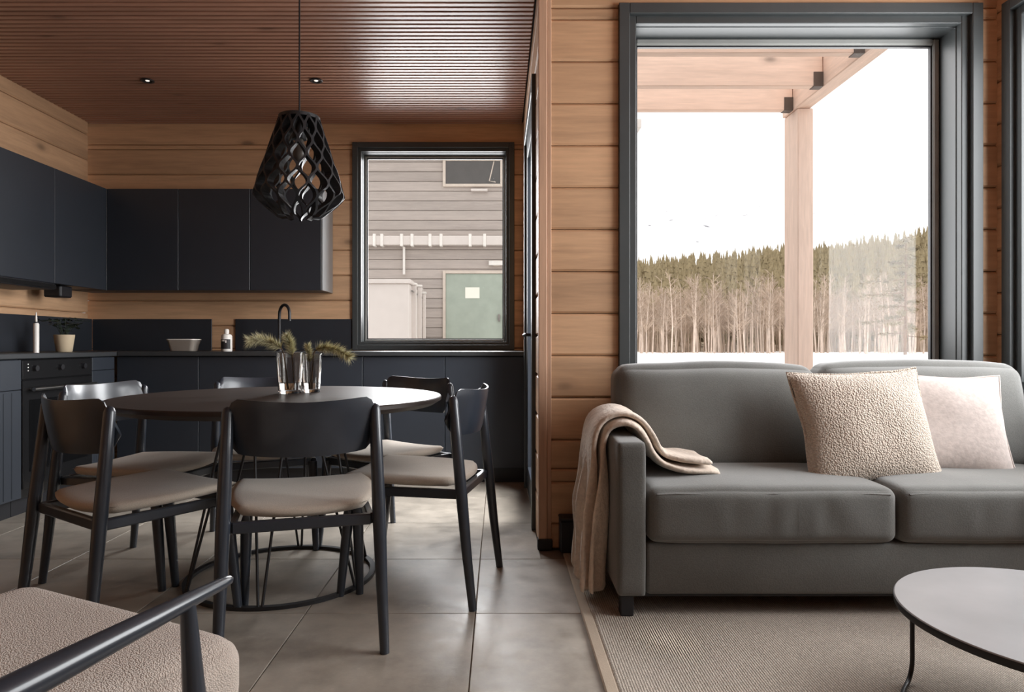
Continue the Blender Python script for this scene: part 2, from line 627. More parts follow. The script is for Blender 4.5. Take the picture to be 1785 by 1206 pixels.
log_wall('wall_living', 'tan log wall of stacked horizontal planks around the big window behind the sofa', 0, D1, -1, XP + 0.055, XR, [sh(W1)], thick=0.24)
log_wall('wall_back', 'far kitchen log wall holding the smaller window, mostly behind dark cabinets', 0, D2, -1, XL - 0.05, XP + 0.05, [sh(W2)], thick=0.24)
log_wall('wall_left', 'left log wall above and below the dark kitchen cabinets', 1, XL, 1, YB, D2 - 0.05, half=True)
log_wall('wall_right', 'right log wall with the dark framed side window next to the sofa', 1, XR, -1, YB, D1 + 0.3, [sh(W3), sh(W4)], half=True)
log_wall('wall_partition', 'thin log wall edge between kitchen and sofa, with the dark door in it', 1, XP, -1, D1 + 0.02, D2, [(DOOR[0] + 0.01, DOOR[1] - 0.01, -1, DOOR[3])], half=True, thick=0.26)
log_wall('wall_rear', 'log wall behind the viewer', 0, YB, 1, XL, XR)

# corner trim of the partition
t = MB().bbox(XP - 0.004, XP + 0.036, D1 - 0.014, D1 + 0.02, 0.05, CEIL, 0.003)
o = t.build('trim_1', M['trim_wood']); tag(o, 'narrow vertical wooden corner board at the free end of the log wall beside the sofa', 'trim', None, 'structure')
t = MB().bbox(XP + 0.036, XP + 0.056, D1 - 0.006, D1 + 0.02, 0.0, CEIL, 0.002)
t.build('edge_board', M['trim_wood'], o)
t = MB().bbox(XP - 0.008, XP + 0.06, D1 - 0.018, D1 + 0.03, 0.0, 0.05, 0.003)
t.build('foot_block', M['box_black'], o, label='black foot block')

# floor slab + tiles
fl = MB().box(XL - 0.2, XR + 0.2, YB - 0.2, D1 + 0.2, -0.2, -0.006).box(XL - 0.2, XP + 0.2, D1 + 0.2, D2 + 0.2, -0.2, -0.006).build('floor', M['grout'])
tag(fl, 'grey brown slate tile floor with pale narrow joints', 'floor', None, 'structure')
TS, TX0, TY0 = 0.6, -0.0836, 2.37
tm = MB().bbox(-TS / 2 + 0.0018, TS / 2 - 0.0018, -TS / 2 + 0.0018, TS / 2 - 0.0018, -0.008, 0.0, 0.0012).mesh('tile', M['tile'])
for i in range(-6, 5):
    for j in range(-9, 6):
        x0, y0 = TX0 + i * TS, TY0 + j * TS
        x1, y1 = x0 + TS, y0 + TS
        xmax = XR if y0 + TS / 2 < D1 else XP
        if x1 < XL + 0.02 or x0 > xmax - 0.02 or y1 < YB + 0.02 or y0 > D2 - 0.02: continue
        cx0, cx1, cy0, cy1 = max(x0, XL), min(x1, xmax), max(y0, YB), min(y1, D2)
        if cx1 - cx0 > TS - 1e-3 and cy1 - cy0 > TS - 1e-3:
            link('tile', tm, fl, ((x0 + x1) / 2, (y0 + y1) / 2, 0))
        else:
            mx, my = (cx0 + cx1) / 2, (cy0 + cy1) / 2
            hx, hy = (cx1 - cx0) / 2 - 0.0018, (cy1 - cy0) / 2 - 0.0018
            if hx > 0.01 and hy > 0.01:
                MB().bbox(-hx, hx, -hy, hy, -0.008, 0, 0.0012).build('tile', M['tile'], fl, loc=(mx, my, 0))

# ceiling: backing board + slats running across
ce = MB().box(XL - 0.2, XR + 0.2, YB - 0.2, D1 + 0.24, CEIL, CEIL + 0.15).box(XL - 0.2, XP + 0.25, D1 + 0.24, D2 + 0.24, CEIL, CEIL + 0.15).build('ceiling', M['ceiling_dark'])
tag(ce, 'reddish brown ceiling of close parallel wooden slats', 'ceiling', None, 'structure')
SP = 0.045
sw = 0.0315
def slat_mesh(L):
    return MB().bbox(-L / 2, L / 2, -sw / 2, sw / 2, -0.022, 0.0, 0.003).mesh('slat', M['slat'])
s_full, s_kit = slat_mesh(XR - XL - 0.002), slat_mesh(XP - XL - 0.012)
y = D2 - 0.03
while y > YB + 0.1:
    if y > D1 - 0.03:
        link('slat', s_kit, ce, ((XL + XP) / 2 - 0.004, y, CEIL))
    else:
        link('slat', s_full, ce, ((XL + XR) / 2, y, CEIL))
    y -= SP

# ------------------------------------------------------------------ windows
def window(name, label, w, h, loc, rot, cw, rw, depth, sw_, mullions=(), sill=False):
    """local: x along wall, y outwards, z up; origin at bottom centre on the room face of the wall"""
    r = thing(name, label, 'window', loc, rot, None, 'structure')
    def ring(mb, inset, width, y0, y1, bev=0.003):
        x0, x1, z0, z1 = -w / 2 + inset, w / 2 - inset, inset, h - inset
        mb.bbox(x0, x0 + width, y0, y1, z0, z1, bev).bbox(x1 - width, x1, y0, y1, z0, z1, bev)
        mb.bbox(x0 + width - 0.001, x1 - width + 0.001, y0, y1, z1 - width, z1, bev).bbox(x0 + width - 0.001, x1 - width + 0.001, y0, y1, z0, z0 + width, bev)
        return mb
    ring(MB(), 0, cw, -0.022, 0.03).build('casing', M['black_paint'], r)
    ring(MB(), cw - 0.002, rw, 0.004, 0.05).build('lining', M['black_paint'], r)
    ring(MB(), cw + rw - 0.012, 0.013, 0.04, depth + 0.06, 0.001).build('jamb', M['black_paint'], r)
    ins = cw + rw
    ring(MB(), ins, sw_, depth, depth + 0.05, 0.006).build('sash', M['sash'], r)
    gi = ins + sw_
    ring(MB(), gi - 0.001, 0.008, depth + 0.012, depth + 0.034, 0.002).build('glazing_bead', M['box_black'], r)
    x0, x1, z0, z1 = -w / 2 + gi, w / 2 - gi, gi, h - gi
    MB().box(x0, x1, depth + 0.020, depth + 0.026, z0, z1).build('pane', M['pane'], r)
    for mxl in mullions:
        MB().bbox(mxl - 0.03, mxl + 0.03, depth - 0.005, depth + 0.045, z0, z1).build('mullion', M['sash'], r)
    return r
window('window_1', 'tall dark framed window behind the sofa looking out on snow and forest', W1[1] - W1[0], W1[3] - W1[2],
       ((W1[0] + W1[1]) / 2, D1, W1[2]), 0, 0.05, 0.036, 0.155, 0.03)
window('window_2', 'smaller dark framed kitchen window with a grey house outside', W2[1] - W2[0], W2[3] - W2[2],
       ((W2[0] + W2[1]) / 2, D2, W2[2]), 0, 0.042, 0.024, 0.12, 0.018)
window('window_3', 'dark framed side window cut off beyond the sofa pillows', W3[1] - W3[0], W3[3] - W3[2],
       (XR, (W3[0] + W3[1]) / 2, W3[2]), -PI / 2, 0.05, 0.036, 0.12, 0.03)
window('window_4', 'dark framed side window near the viewer, out of the picture', W4[1] - W4[0], W4[3] - W4[2],
       (XR, (W4[0] + W4[1]) / 2, W4[2]), -PI / 2, 0.05, 0.036, 0.12, 0.03, (0.0,))  # unseen window added beside the viewer to let more light in
# door in the partition (kitchen face, seen edge on)
dr = thing('door_1', 'dark framed glazed door seen nearly edge on, right of the kitchen window', 'door', (XP, (DOOR[0] + DOOR[1]) / 2, 0), 0, None, 'structure')
dw, dh = DOOR[1] - DOOR[0], DOOR[3]
mb = MB()
mb.bbox(-0.02, 0.03, -dw / 2, -dw / 2 + 0.07, 0, dh, 0.003).bbox(-0.02, 0.03, dw / 2 - 0.07, dw / 2, 0, dh, 0.003).bbox(-0.02, 0.03, -dw / 2 + 0.069, dw / 2 - 0.069, dh - 0.07, dh, 0.003)
mb.build('door_frame', M['black_paint'], dr)
q0, q1, qz = -dw / 2 + 0.072, dw / 2 - 0.072, dh - 0.072
lf = MB().bbox(-0.004, 0.04, q0, q0 + 0.11, 0.012, qz, 0.003).bbox(-0.004, 0.04, q1 - 0.11, q1, 0.012, qz, 0.003)
lf.bbox(-0.004, 0.04, q0 + 0.109, q1 - 0.109, 0.012, 0.16, 0.003).bbox(-0.004, 0.04, q0 + 0.109, q1 - 0.109, qz - 0.11, qz, 0.003)
lf = lf.build('door_leaf', M['cabinet'], dr)
MB().box(0.014, 0.020, q0 + 0.11, q1 - 0.11, 0.16, qz - 0.11).build('pane', M['pane'], lf)
mb = MB().tube([(-0.004, -dw / 2 + 0.13, 1.0), (-0.045, -dw / 2 + 0.13, 1.0), (-0.05, -dw / 2 + 0.15, 1.0), (-0.05, -dw / 2 + 0.25, 1.0)], 0.009, 10)
mb.bbox(-0.012, -0.003, -dw / 2 + 0.105, -dw / 2 + 0.155, 0.88, 1.06, 0.003)
mb.build('door_handle', M['black_metal'], dr, 40)

# ------------------------------------------------------------------ kitchen
XF = -2.62          # front plane of the left run
YF = 4.58           # front plane of the back run
CT = 0.90
# left run
def handle_bar(mb, a, b, r=0.006, n=8):
    return mb.tube([a, b], r, n)
def left_unit(y0, y1, label, drawers):
    r = thing('base_cabinet', label, 'cabinet', (XF, (y0 + y1) / 2, 0), 0, 'kitchen base cabinets')
    w = (y1 - y0) / 2
    MB().bbox(XL + 0.012 - XF, -0.02, -w + 0.001, w - 0.001, 0.10, CT - 0.032, 0.002).build('body', M['cabinet'], r)
    MB().bbox(XL + 0.05 - XF, -0.06, -w + 0.001, w - 0.001, 0.0, 0.10, 0.001).build('plinth', M['box_black'], r)
    z1 = CT - 0.036
    for zt, zb, nm in drawers:
        d = MB().bbox(-0.02, 0.0, -w + 0.002, w - 0.002, zb + 0.0015, zt - 0.0015, 0.002)
        p = d.build(nm, M['cabinet'], r)
        # routed vertical beads on the front
        k = -w + 0.05
        bd = MB()
        while k < w - 0.03:
            bd.bbox(-0.002, 0.003, k, k + 0.006, zb + 0.012, zt - 0.012, 0.0015)
            k += 0.06
        if nm == 'door':
            bd.build('bead_strip', M['cabinet'], p)
    return r
left_unit(3.075, 3.683, 'charcoal beaded base cabinet with a drawer, just before the oven', [(0.866, 0.70, 'drawer'), (0.70, 0.104, 'door')])
left_unit(2.45, 3.073, 'charcoal base cabinet nearest the viewer along the side wall', [(0.866, 0.70, 'drawer'), (0.70, 0.104, 'door')])
left_unit(4.322, 4.575, 'narrow charcoal base cabinet between the oven and the kitchen corner', [(0.866, 0.78, 'drawer'), (0.78, 0.69, 'drawer'), (0.69, 0.104, 'door')])

ov = thing('oven', 'black built-in oven with a pale bar handle under the worktop', 'oven', (XF, 4.0025, 0))
w = 0.317
MB().bbox(XL + 0.012 - XF, -0.012, -w, w, 0.10, CT - 0.032, 0.002).build('body', M['oven'], ov)
MB().bbox(XL + 0.05 - XF, -0.06, -w, w, 0.0, 0.10, 0.001).build('plinth', M['box_black'], ov)
cp = MB().bbox(-0.014, 0.002, -w + 0.003, w - 0.003, 0.755, CT - 0.038, 0.003).build('control_panel', M['oven'], ov)
for yy in (-0.22, 0.0, 0.22):
    k = MB().lathe([(0.0, 0.0), (0.018, 0.0), (0.016, 0.018), (0.0, 0.018)], 16)
    k.v = [(z, x, y) for x, y, z in k.v]
    k.build('knob', M['black_metal'], cp, 40, loc=(0.002, yy, 0.815))
for i in range(3):
    MB().bbox(0.002, 0.003, -0.275, -0.268, 0.80 + i * 0.018, 0.806 + i * 0.018, 0.0004).build('indicator', M['white'], cp)
dd = MB().bbox(-0.014, 0.004, -w + 0.003, w - 0.003, 0.15, 0.75, 0.004).build('oven_door', M['oven'], ov)
MB().bbox(0.004, 0.006, -w + 0.05, w - 0.05, 0.24, 0.64, 0.001).build('glass_panel', plain('oven_glass', srgb(14, 14, 15), 0.08), dd)
hb = MB().tube([(0.045, -w + 0.03, 0.70), (0.045, w - 0.03, 0.70)], 0.011, 12)
for yy in (-w + 0.06, w - 0.06):
    hb.tube([(0.0, yy, 0.70), (0.045, yy, 0.70)], 0.006, 8)
hb.build('oven_handle', M['steel'], dd, 40, label='pale steel bar handle')

# back run
def back_unit(x0, x1, label):
    r = thing('base_cabinet', label, 'cabinet', ((x0 + x1) / 2, YF, 0), 0, 'kitchen base cabinets')
    w = (x1 - x0) / 2
    MB().bbox(-w + 0.001, w - 0.001, 0.02, D2 - 0.012 - YF, 0.10, CT - 0.032, 0.002).build('body', M['cabinet'], r)
    MB().bbox(-w + 0.001, w - 0.001, 0.05, D2 - 0.05 - YF, 0.0, 0.10, 0.001).build('plinth', M['box_black'], r)
    dzb = 0.104
    MB().bbox(-w + 0.002, w - 0.002, 0.0, 0.02, dzb, CT - 0.036, 0.002).build('door', M['cabinet'], r)
    return r
xs = [-2.61, -2.05, -1.49, -0.93, -0.37, 0.172]
nm = ['in the kitchen corner beside the oven run', 'behind the glass bowl', 'under the black faucet', 'under the left half of the kitchen window', 'next to the door, under the right half of the window']
for i in range(5):
    back_unit(xs[i], xs[i + 1], 'plain charcoal base cabinet ' + nm[i])

wt = thing('worktop', 'dark grey L-shaped kitchen worktop over the base cabinets', 'worktop', (0, 0, 0))
MB().bbox(XL + 0.012, XF + 0.025, 2.44, D2 - 0.012, CT - 0.03, CT, 0.004).build('side_run', M['counter'], wt)
MB().bbox(XF + 0.0255, XP - 0.012, YF - 0.025, D2 - 0.012, CT - 0.03, CT, 0.004).build('back_run', M['counter'], wt)

bs = MB().bbox(XL + 0.012, px(370, D2), D2 - 0.011, D2 - 0.001, CT + 0.001, 1.145, 0.002).build('splashback', M['splash'])
tag(bs, 'matt black splashback on the far wall behind the glass bowl', 'splashback', 'kitchen splashbacks')
bs = MB().bbox(px(411, D2), W2[0] - 0.004, D2 - 0.011, D2 - 0.001, CT + 0.001, 1.145, 0.002).build('splashback', M['splash'])
tag(bs, 'matt black splashback on the far wall behind the faucet', 'splashback', 'kitchen splashbacks')
bs = MB().bbox(XL + 0.001, XL + 0.011, 2.44, D2 - 0.013, CT + 0.001, 1.145, 0.002).build('splashback', M['splash'])
tag(bs, 'matt black splashback on the side wall behind candle and plant', 'splashback', 'kitchen splashbacks')

# upper cabinets
UB, UT = 1.347, 2.083
XU, YU = -2.86, 4.89
def upper(name, loc, sx_, sy_, label, front, handle_right=False):
    r = thing(name, label, 'cabinet', loc, 0, 'kitchen wall cabinets')
    x0, x1, y0, y1 = -sx_ / 2, sx_ / 2, -sy_ / 2, sy_ / 2
    if front == 'x':
        MB().bbox(x0, x1 - 0.019, y0 + 0.0005, y1 - 0.0005, UB, UT, 0.002).build('body', M['cabinet2'], r)
        MB().bbox(x1 - 0.018, x1, y0 + 0.0015, y1 - 0.0015, UB - 0.004, UT, 0.002).build('door', M['cabinet2'], r)
    else:
        MB().bbox(x0 + 0.0005, x1 - 0.0005, y0 + 0.019, y1, UB, UT, 0.002).build('body', M['cabinet2'], r)
        MB().bbox(x0 + 0.0015, x1 - 0.0015, y0, y0 + 0.018, UB - 0.004, UT, 0.002).build('door', M['cabinet2'], r)
    return r
yl = [2.44, 3.06, 3.68, 4.32, YU - 0.003]
un = ['nearest the viewer along the side wall', 'on the side wall just before the hood', 'above the range hood', 'in the corner beyond the range hood']
for i in range(4):
    upper('wall_cabinet', ((XL + 0.004 + XU) / 2, (yl[i] + yl[i + 1]) / 2, 0), XU - XL - 0.004, yl[i + 1] - yl[i], 'black wall cabinet ' + un[i], 'x')
xu0, xu1 = XL + 0.004, -1.297
un = ['in the far corner, partly behind the side run', 'on the far wall, first from the corner', 'on the far wall, in the middle of the row', 'on the far wall, beside the kitchen window with its end panel lit']
xs = [xu0, XU + 0.003, XU + 0.003 + (xu1 - XU) / 3, XU + 0.003 + 2 * (xu1 - XU) / 3, xu1]
for i in range(4):
    u = upper('wall_cabinet', ((xs[i] + xs[i + 1]) / 2, (YU + D2 - 0.004) / 2, 0), xs[i + 1] - xs[i], D2 - 0.004 - YU, 'black wall cabinet ' + un[i], 'y')
    if i == 3:
        q = (xs[4] - xs[3]) / 2
        MB().bbox(q + 0.0005, q + 0.0125, -(D2 - 0.004 - YU) / 2, (D2 - 0.004 - YU) / 2, UB - 0.004, UT, 0.002).build('end_panel', plain('end_panel_satin', srgb(120, 122, 124), 0.3), u, label='pale grey lit end panel')  # pale colour imitates window light on the dark cabinet's side

hd = thing('range_hood', 'slim black range hood under the side wall cabinets above the oven', 'hood', ((XL + XU) / 2, 4.0, 0))
MB().bbox(-0.13, 0.15, -0.318, 0.318, 1.30, 1.342, 0.004).build('body', M['box_black'], hd)
MB().bbox(0.15, 0.157, -0.318, 0.318, 1.306, 1.334, 0.002).build('front_strip', M['oven'], hd)
MB().bbox(0.157, 0.160, -0.20, -0.185, 1.325, 1.333, 0.001).build('lamp_switch', M['white'], hd)  # white mark painted in place of a small bright light on the hood
bx = thing('speaker', 'small black box hanging under the wall cabinets above the potted plant', 'speaker', (-2.97, 4.52, 0))
MB().bbox(-0.06, 0.06, -0.06, 0.06, 1.265, 1.342, 0.008).build('body', M['box_black'], bx)
MB().bbox(-0.05, 0.05, -0.063, -0.06, 1.272, 1.335, 0.001).build('grille', M['black_metal'], bx)

# faucet
fc = thing('faucet', 'black gooseneck faucet in front of the far log wall', 'faucet', (px(487, 4.95), 4.95, CT))
pts = [(0, 0, 0.0), (0, 0, 0.22)]
for k in range(0, 11):
    a = PI * k / 10
    pts.append((0.05 - 0.05 * math.cos(a), -0.04 * (1 - math.cos(a)), 0.27 + 0.068 * math.sin(a)))
pts.append((0.10, -0.08, 0.22))
MB().tube(pts, 0.011, 12).build('spout', M['black_metal'], fc, 60)
MB().lathe([(0.0, 0), (0.028, 0), (0.028, 0.01), (0.018, 0.014), (0.018, 0.06), (0.0, 0.06)], 20).build('base', M['black_metal'], fc, 40)
MB().tube([(0.0, 0, 0.045), (-0.05, 0, 0.06)], 0.006, 8).build('lever', M['black_metal'], fc, 40)

# glass bowl
D = 4.72
bw = thing('glass_bowl', 'clear rectangular glass bowl standing on the far worktop', 'bowl', (px(321, D), D, CT))
mb = MB()
def rrect(hx, hy, r, n=5):
    out = []
    for cx_, cy_, a0 in ((hx - r, hy - r, 0), (-hx + r, hy - r, PI / 2), (-hx + r, -hy + r, PI), (hx - r, -hy + r, 1.5 * PI)):
        for k in range(n + 1):
            a = a0 + PI / 2 * k / n
            out.append((cx_ + r * math.cos(a), cy_ + r * math.sin(a)))
    return out
lv = [(0.075, 0.05, 0.0), (0.08, 0.055, 0.004), (0.097, 0.07, 0.082), (0.099, 0.072, 0.084), (0.094, 0.067, 0.084), (0.092, 0.065, 0.08), (0.076, 0.051, 0.01)]
vs, n = [], 24
for hx, hy, z in lv:
    vs += [(x, y, z) for x, y in rrect(hx, hy, 0.025)]
fs = [(i * n + k, i * n + (k + 1) % n, (i + 1) * n + (k + 1) % n, (i + 1) * n + k) for i in range(len(lv) - 1) for k in range(n)]
fs += [tuple(reversed(range(n))), tuple((len(lv) - 1) * n + k for k in range(n))]
mb.add(vs, fs)
mb.build('bowl_body', M['bowl_glass'], bw, 40)
rim = MB().tube([(x, y, 0.083) for x, y in rrect(0.097, 0.07, 0.025)] + [(0.097, 0.045, 0.083)], 0.0035, 8)
rim.build('rim', M['white'], bw, 60, label='pale rim')

# soap bottle
D = 4.70
bt = thing('soap_bottle', 'white soap bottle with a dark label on the far worktop', 'bottle', (px(395, D), D, CT))
MB().lathe([(0.0, 0), (0.035, 0), (0.037, 0.004), (0.037, 0.105), (0.030, 0.118), (0.014, 0.124), (0.014, 0.130), (0.0, 0.130)], 28).build('bottle_body', M['white'], bt, 40)
MB().lathe([(0.016, 0.128), (0.016, 0.15), (0.012, 0.155), (0.006, 0.158), (0.0, 0.158)], 20).build('cap', M['white'], bt, 40)
lb = MB()
nn = 14
vs, fs = [], []
for k in range(nn + 1):
    a = -PI / 2 - 1.1 + 2.2 * k / nn
    for z in (0.018, 0.085):
        vs.append((0.0376 * math.cos(a), 0.0376 * math.sin(a), z))
for k in range(nn):
    fs.append((2 * k, 2 * k + 2, 2 * k + 3, 2 * k + 1))
lo_ = MB().add(vs, fs).build('paper_label', M['label_dark'], bt, 60, label='dark label')
for i, (a0, z0_, z1_) in enumerate(((-0.45, 0.07, 0.082), (-0.1, 0.07, 0.082), (0.25, 0.06, 0.078))):
    a = -PI / 2 + a0
    p = MB().bbox(-0.004, 0.004, -0.0006, 0.0006, z0_, z1_, 0.0002)
    p.build('print_mark', M['white'], lo_, loc=(0.038 * math.cos(a), 0.038 * math.sin(a), 0), rotz=a0)

# candle
D = 3.99
cd = thing('candle', 'slim white candle standing on the worktop above the oven', 'candle', (px(63, D), D, CT))
MB().lathe([(0.0, 0), (0.0155, 0), (0.0155, 0.168), (0.012, 0.176), (0.0, 0.176)], 24).build('wax', M['white'], cd, 40)
MB().lathe([(0.0, 0.176), (0.009, 0.176), (0.009, 0.183), (0.0, 0.183)], 14).build('collar', M['box_black'], cd, 40)
MB().lathe([(0.0, 0.183), (0.0065, 0.183), (0.006, 0.21), (0.0025, 0.24), (0.0, 0.242)], 14).build('taper_tip', M['white'], cd, 40)

# potted plant
D = 4.38
pp = thing('potted_plant', 'dark leafy plant in a pale clay pot in the kitchen corner', 'plant', (px(112, D), D, CT))
MB().lathe([(0.0, 0), (0.042, 0), (0.046, 0.004), (0.060, 0.105), (0.060, 0.112), (0.055, 0.112), (0.052, 0.10), (0.0, 0.10)], 32).build('pot', M['pot'], pp, 40)
rs = random.Random(3)
for s_ in range(16):
    a = rs.uniform(0, 2 * PI)
    R_ = rs.uniform(0.07, 0.17)
    hz = rs.uniform(0.05, 0.13)
    st = [(0.01 * math.cos(a), 0.01 * math.sin(a), 0.10), (0.4 * R_ * math.cos(a), 0.4 * R_ * math.sin(a), 0.11 + hz * 0.9), (R_ * math.cos(a), R_ * math.sin(a) * 0.8, 0.10 + hz)]
    sm = MB().tube(st, 0.0018, 5).build('stem', M['plant'], pp)
    lf = MB()
    for q in range(7):
        t = 0.3 + 0.7 * q / 6
        i = 0 if t < 0.5 else 1
        tt = t * 2 - i
        p = Vector(st[i]).lerp(Vector(st[i + 1]), tt)
        la = a + rs.uniform(-1.4, 1.4)
        d = Vector((math.cos(la), math.sin(la), rs.uniform(-0.5, 0.4))).normalized()
        sd = d.cross(Vector((0, 0, 1))).normalized()
        L = rs.uniform(0.03, 0.05)
        lf.add([p, p + d * L * 0.5 + sd * L * 0.3, p + d * L, p + d * L * 0.5 - sd * L * 0.3], [(0, 1, 2, 3)])
    lf.build('leaves', M['plant'], sm, kind='stuff')

# ceiling spots
for i, (x, y, lab) in enumerate(((257, 134, 'small round recessed spotlight in the slatted ceiling over the kitchen corner'), (551, 134, 'small round recessed spotlight in the slatted ceiling beside the lamp cable'))):
    D = 1.72 * F / (CY - y)
    sp = thing('ceiling_spotlight', lab, 'spotlight', (px(x, D), D, CEIL - 0.022))
    MB().lathe([(0.030, 0.0), (0.040, 0.0), (0.042, -0.004), (0.040, -0.007), (0.029, -0.007), (0.029, 0.0)], 28).build('trim_ring', M['black_metal'], sp, 40)
    MB().lathe([(0.0, -0.002), (0.029, -0.002), (0.029, 0.018), (0.0, 0.018)], 24).build('housing', M['box_black'], sp, 40)
    MB().lathe([(0.0, -0.006), (0.010, -0.005), (0.013, -0.002), (0.0, -0.002)], 16).build('bulb', M['lamp_glow'], sp, 40)

# ------------------------------------------------------------------ living room: rug, sofa
RZ = 0.012
rg = thing('rug', 'beige grey woven wool rug under the sofa and coffee table', 'rug', (0, 0, 0))
MB().bbox(0.325, 2.28, -0.9, 3.02, 0.0005, RZ, 0.004).build('pile', M['rug'], rg)
MB().bbox(0.288, 0.3245, -0.9, 3.02, 0.0005, RZ + 0.001, 0.004).build('binding', M['rug_edge'], rg, label='smooth flat edge binding')

sf = thing('sofa', 'two-seat charcoal grey velvet sofa under the big window', 'sofa', (1.35, 2.70, RZ))
SX0, SX1 = 0.407 - 1.35, 2.292 - 1.35         # overall
AW = 0.10
FY, BY = -0.40, 0.37                          # local front / back (world 2.30 .. 3.07)
z = lambda v: v - RZ
for s_, xa in ((0, SX0), (1, SX1 - AW)):
    mb = soft_box(AW, BY - FY, z(0.613) - 0.07, 0.014, 12, (0.004, 0.003, 0.002), 0.0015, 9, s_ * 4.0, c=(xa + AW / 2, (FY + BY) / 2, (z(0.613) + 0.07) / 2))
    mb.build('arm', M['sofa'], sf, 60)
MB().bbox(SX0 + AW + 0.001, SX1 - AW - 0.001, FY + 0.012, BY - 0.02, 0.075, z(0.262), 0.012, 2).build('base', M['sofa'], sf, 50)
MB().bbox(SX0 + AW + 0.001, SX1 - AW - 0.001, BY - 0.14, BY, z(0.24), z(0.74), 0.02, 2).build('back_frame', M['sofa'], sf, 50)
MB().bbox(SX0 + 0.05, SX1 - 0.05, FY + 0.05, BY - 0.05, 0.055, 0.075, 0.002).build('under_frame', M['box_black'], sf)
for xx in (SX0 + 0.012, SX1 - 0.072):
    for yy in (FY + 0.012, BY - 0.07):
        MB().bbox(xx, xx + 0.045, yy, yy + 0.045, 0.0005, 0.072, 0.003).build('leg', M['box_black'], sf)
JX = 1.372 - 1.35
SEATS = ((SX0 + AW + 0.004, JX - 0.003), (JX + 0.003, SX1 - AW - 0.004))
for i, (a, b) in enumerate(SEATS):
    def wr(x, y, zz, w=(b - a) / 2):
        # pulled fabric folds on the front face
        if y < -0.20:
            k = max(0.0, 1 - (x / w) ** 2)
            y += 0.008 * k * math.sin(x * 62 + 3.5 * math.sin(x * 11) + zz * 14) * (0.5 + 0.5 * math.sin(x * 7 + 1)) * min(1, max(0, (0.10 - abs(zz)) * 12))
        return x, y, zz
    yd0, yd1 = FY - 0.006, BY - 0.15
    mb = soft_box(b - a, yd1 - yd0, 0.19, 0.035, 30, (0.002, 0.012, 0.018), 0.003, 5, i * 3.3, c=((a + b) / 2, (yd0 + yd1) / 2, z(0.265) + 0.095), warp=wr)
    cu = mb.build('seat_cushion', M['sofa'], sf, 180)
    zt, yf = z(0.265) + 0.19 - 0.008, yd0 - 0.001
    ps = [(a + 0.03 + (b - a - 0.06) * t / 12, yf + 0.004, zt - 0.012 + 0.003 * math.sin(t * 1.3)) for t in range(13)]
    MB().tube(ps, 0.0035, 6).build('piping', M['sofa'], cu, 60)
BX = 1.346 - 1.35
for i, (a, b) in enumerate(((SX0 + AW - 0.012, BX - 0.004), (BX + 0.004, SX1 - AW + 0.014))):
    def wr(x, y, zz):
        t = (zz + 0.215) / 0.43
        return x, y + 0.09 * t, zz - 0.010 * (x / 0.42) ** 2 * (1 if zz > 0 else 0)
    mb = soft_box(b - a, 0.17, 0.44, 0.055, 26, (0.01, 0.045, 0.012), 0.006, 4, 5 + i * 7.1, c=((a + b) / 2, BY - 0.26, z(0.44) + 0.205 + (0.006 if i else 0)), warp=wr)
    mb.build('back_cushion', M['sofa'], sf, 180)

# pillows
def pillow(name, w, h, T, mat, loc, rot, label, n=34, wob=0.006, seed=0, fold=0.0):
    vs, fs = [], []
    def pt(u, v, sgn):
        c = max(0.0, (1 - abs(u) ** 2.6)) * max(0.0, (1 - abs(v) ** 2.6))
        t = T * c ** 0.55
        x = u * w / 2 * (1 - 0.075 * (1 - v * v) * abs(u) ** 2)
        zz = v * h / 2 * (1 - 0.075 * (1 - u * u) * abs(v) ** 2)
        nv = noise.noise_vector(Vector((u * 1.6 + seed, v * 1.6, sgn * 1.5 + seed)))
        return (x + nv.x * wob, sgn * t + nv.y * wob * 1.5, zz + nv.z * wob)
    for sgn in (-1, 1):
        o = len(vs)
        for i in range(n + 1):
            for j in range(n + 1):
                vs.append(pt(i / n * 2 - 1, j / n * 2 - 1, sgn))
        for i in range(n):
            for j in range(n):
                a = o + i * (n + 1) + j
                q = (a, a + n + 1, a + n + 2, a + 1)
                fs.append(q if sgn < 0 else tuple(reversed(q)))
    r = bpy.data.objects.new(name, None)
    COL.objects.link(r)
    r.location = loc
    r.rotation_euler = rot
    tag(r, label, 'pillow', 'throw pillows on the sofa')
    mb = MB().add(vs, fs)
    o = mb.build('cover', mat, r, 180)
    bm = bmesh.new(); bm.from_mesh(o.data)
    bmesh.ops.remove_doubles(bm, verts=bm.verts, dist=0.0015)
    bm.to_mesh(o.data); bm.free()
    # seam piping around the rim
    rim = []
    K = 18
    for k in range(K): rim.append(pt(-1 + 2 * k / K, -1, 0))
    for k in range(K): rim.append(pt(1, -1 + 2 * k / K, 0))
    for k in range(K): rim.append(pt(1 - 2 * k / K, 1, 0))
    for k in range(K): rim.append(pt(-1, 1 - 2 * k / K, 0))
    rim.append(rim[0])
    MB().tube(rim, 0.004, 6, caps=False).build('seam', mat, r, 180)
    return r
pillow('throw_pillow', 0.53, 0.46, 0.085, M['boucle'], (px(1508, 2.58), 2.58, 0.630), (-0.34, -0.035, 0.06), 'nubbly cream throw pillow leaning in front on the sofa', seed=1.3)
pillow('throw_pillow', 0.49, 0.43, 0.07, M['plush'], (px(1642, 2.68), 2.68, 0.628), (-0.36, 0.03, -0.12), 'smooth pale pinkish throw pillow half hidden behind the nubbly one', seed=6.3)

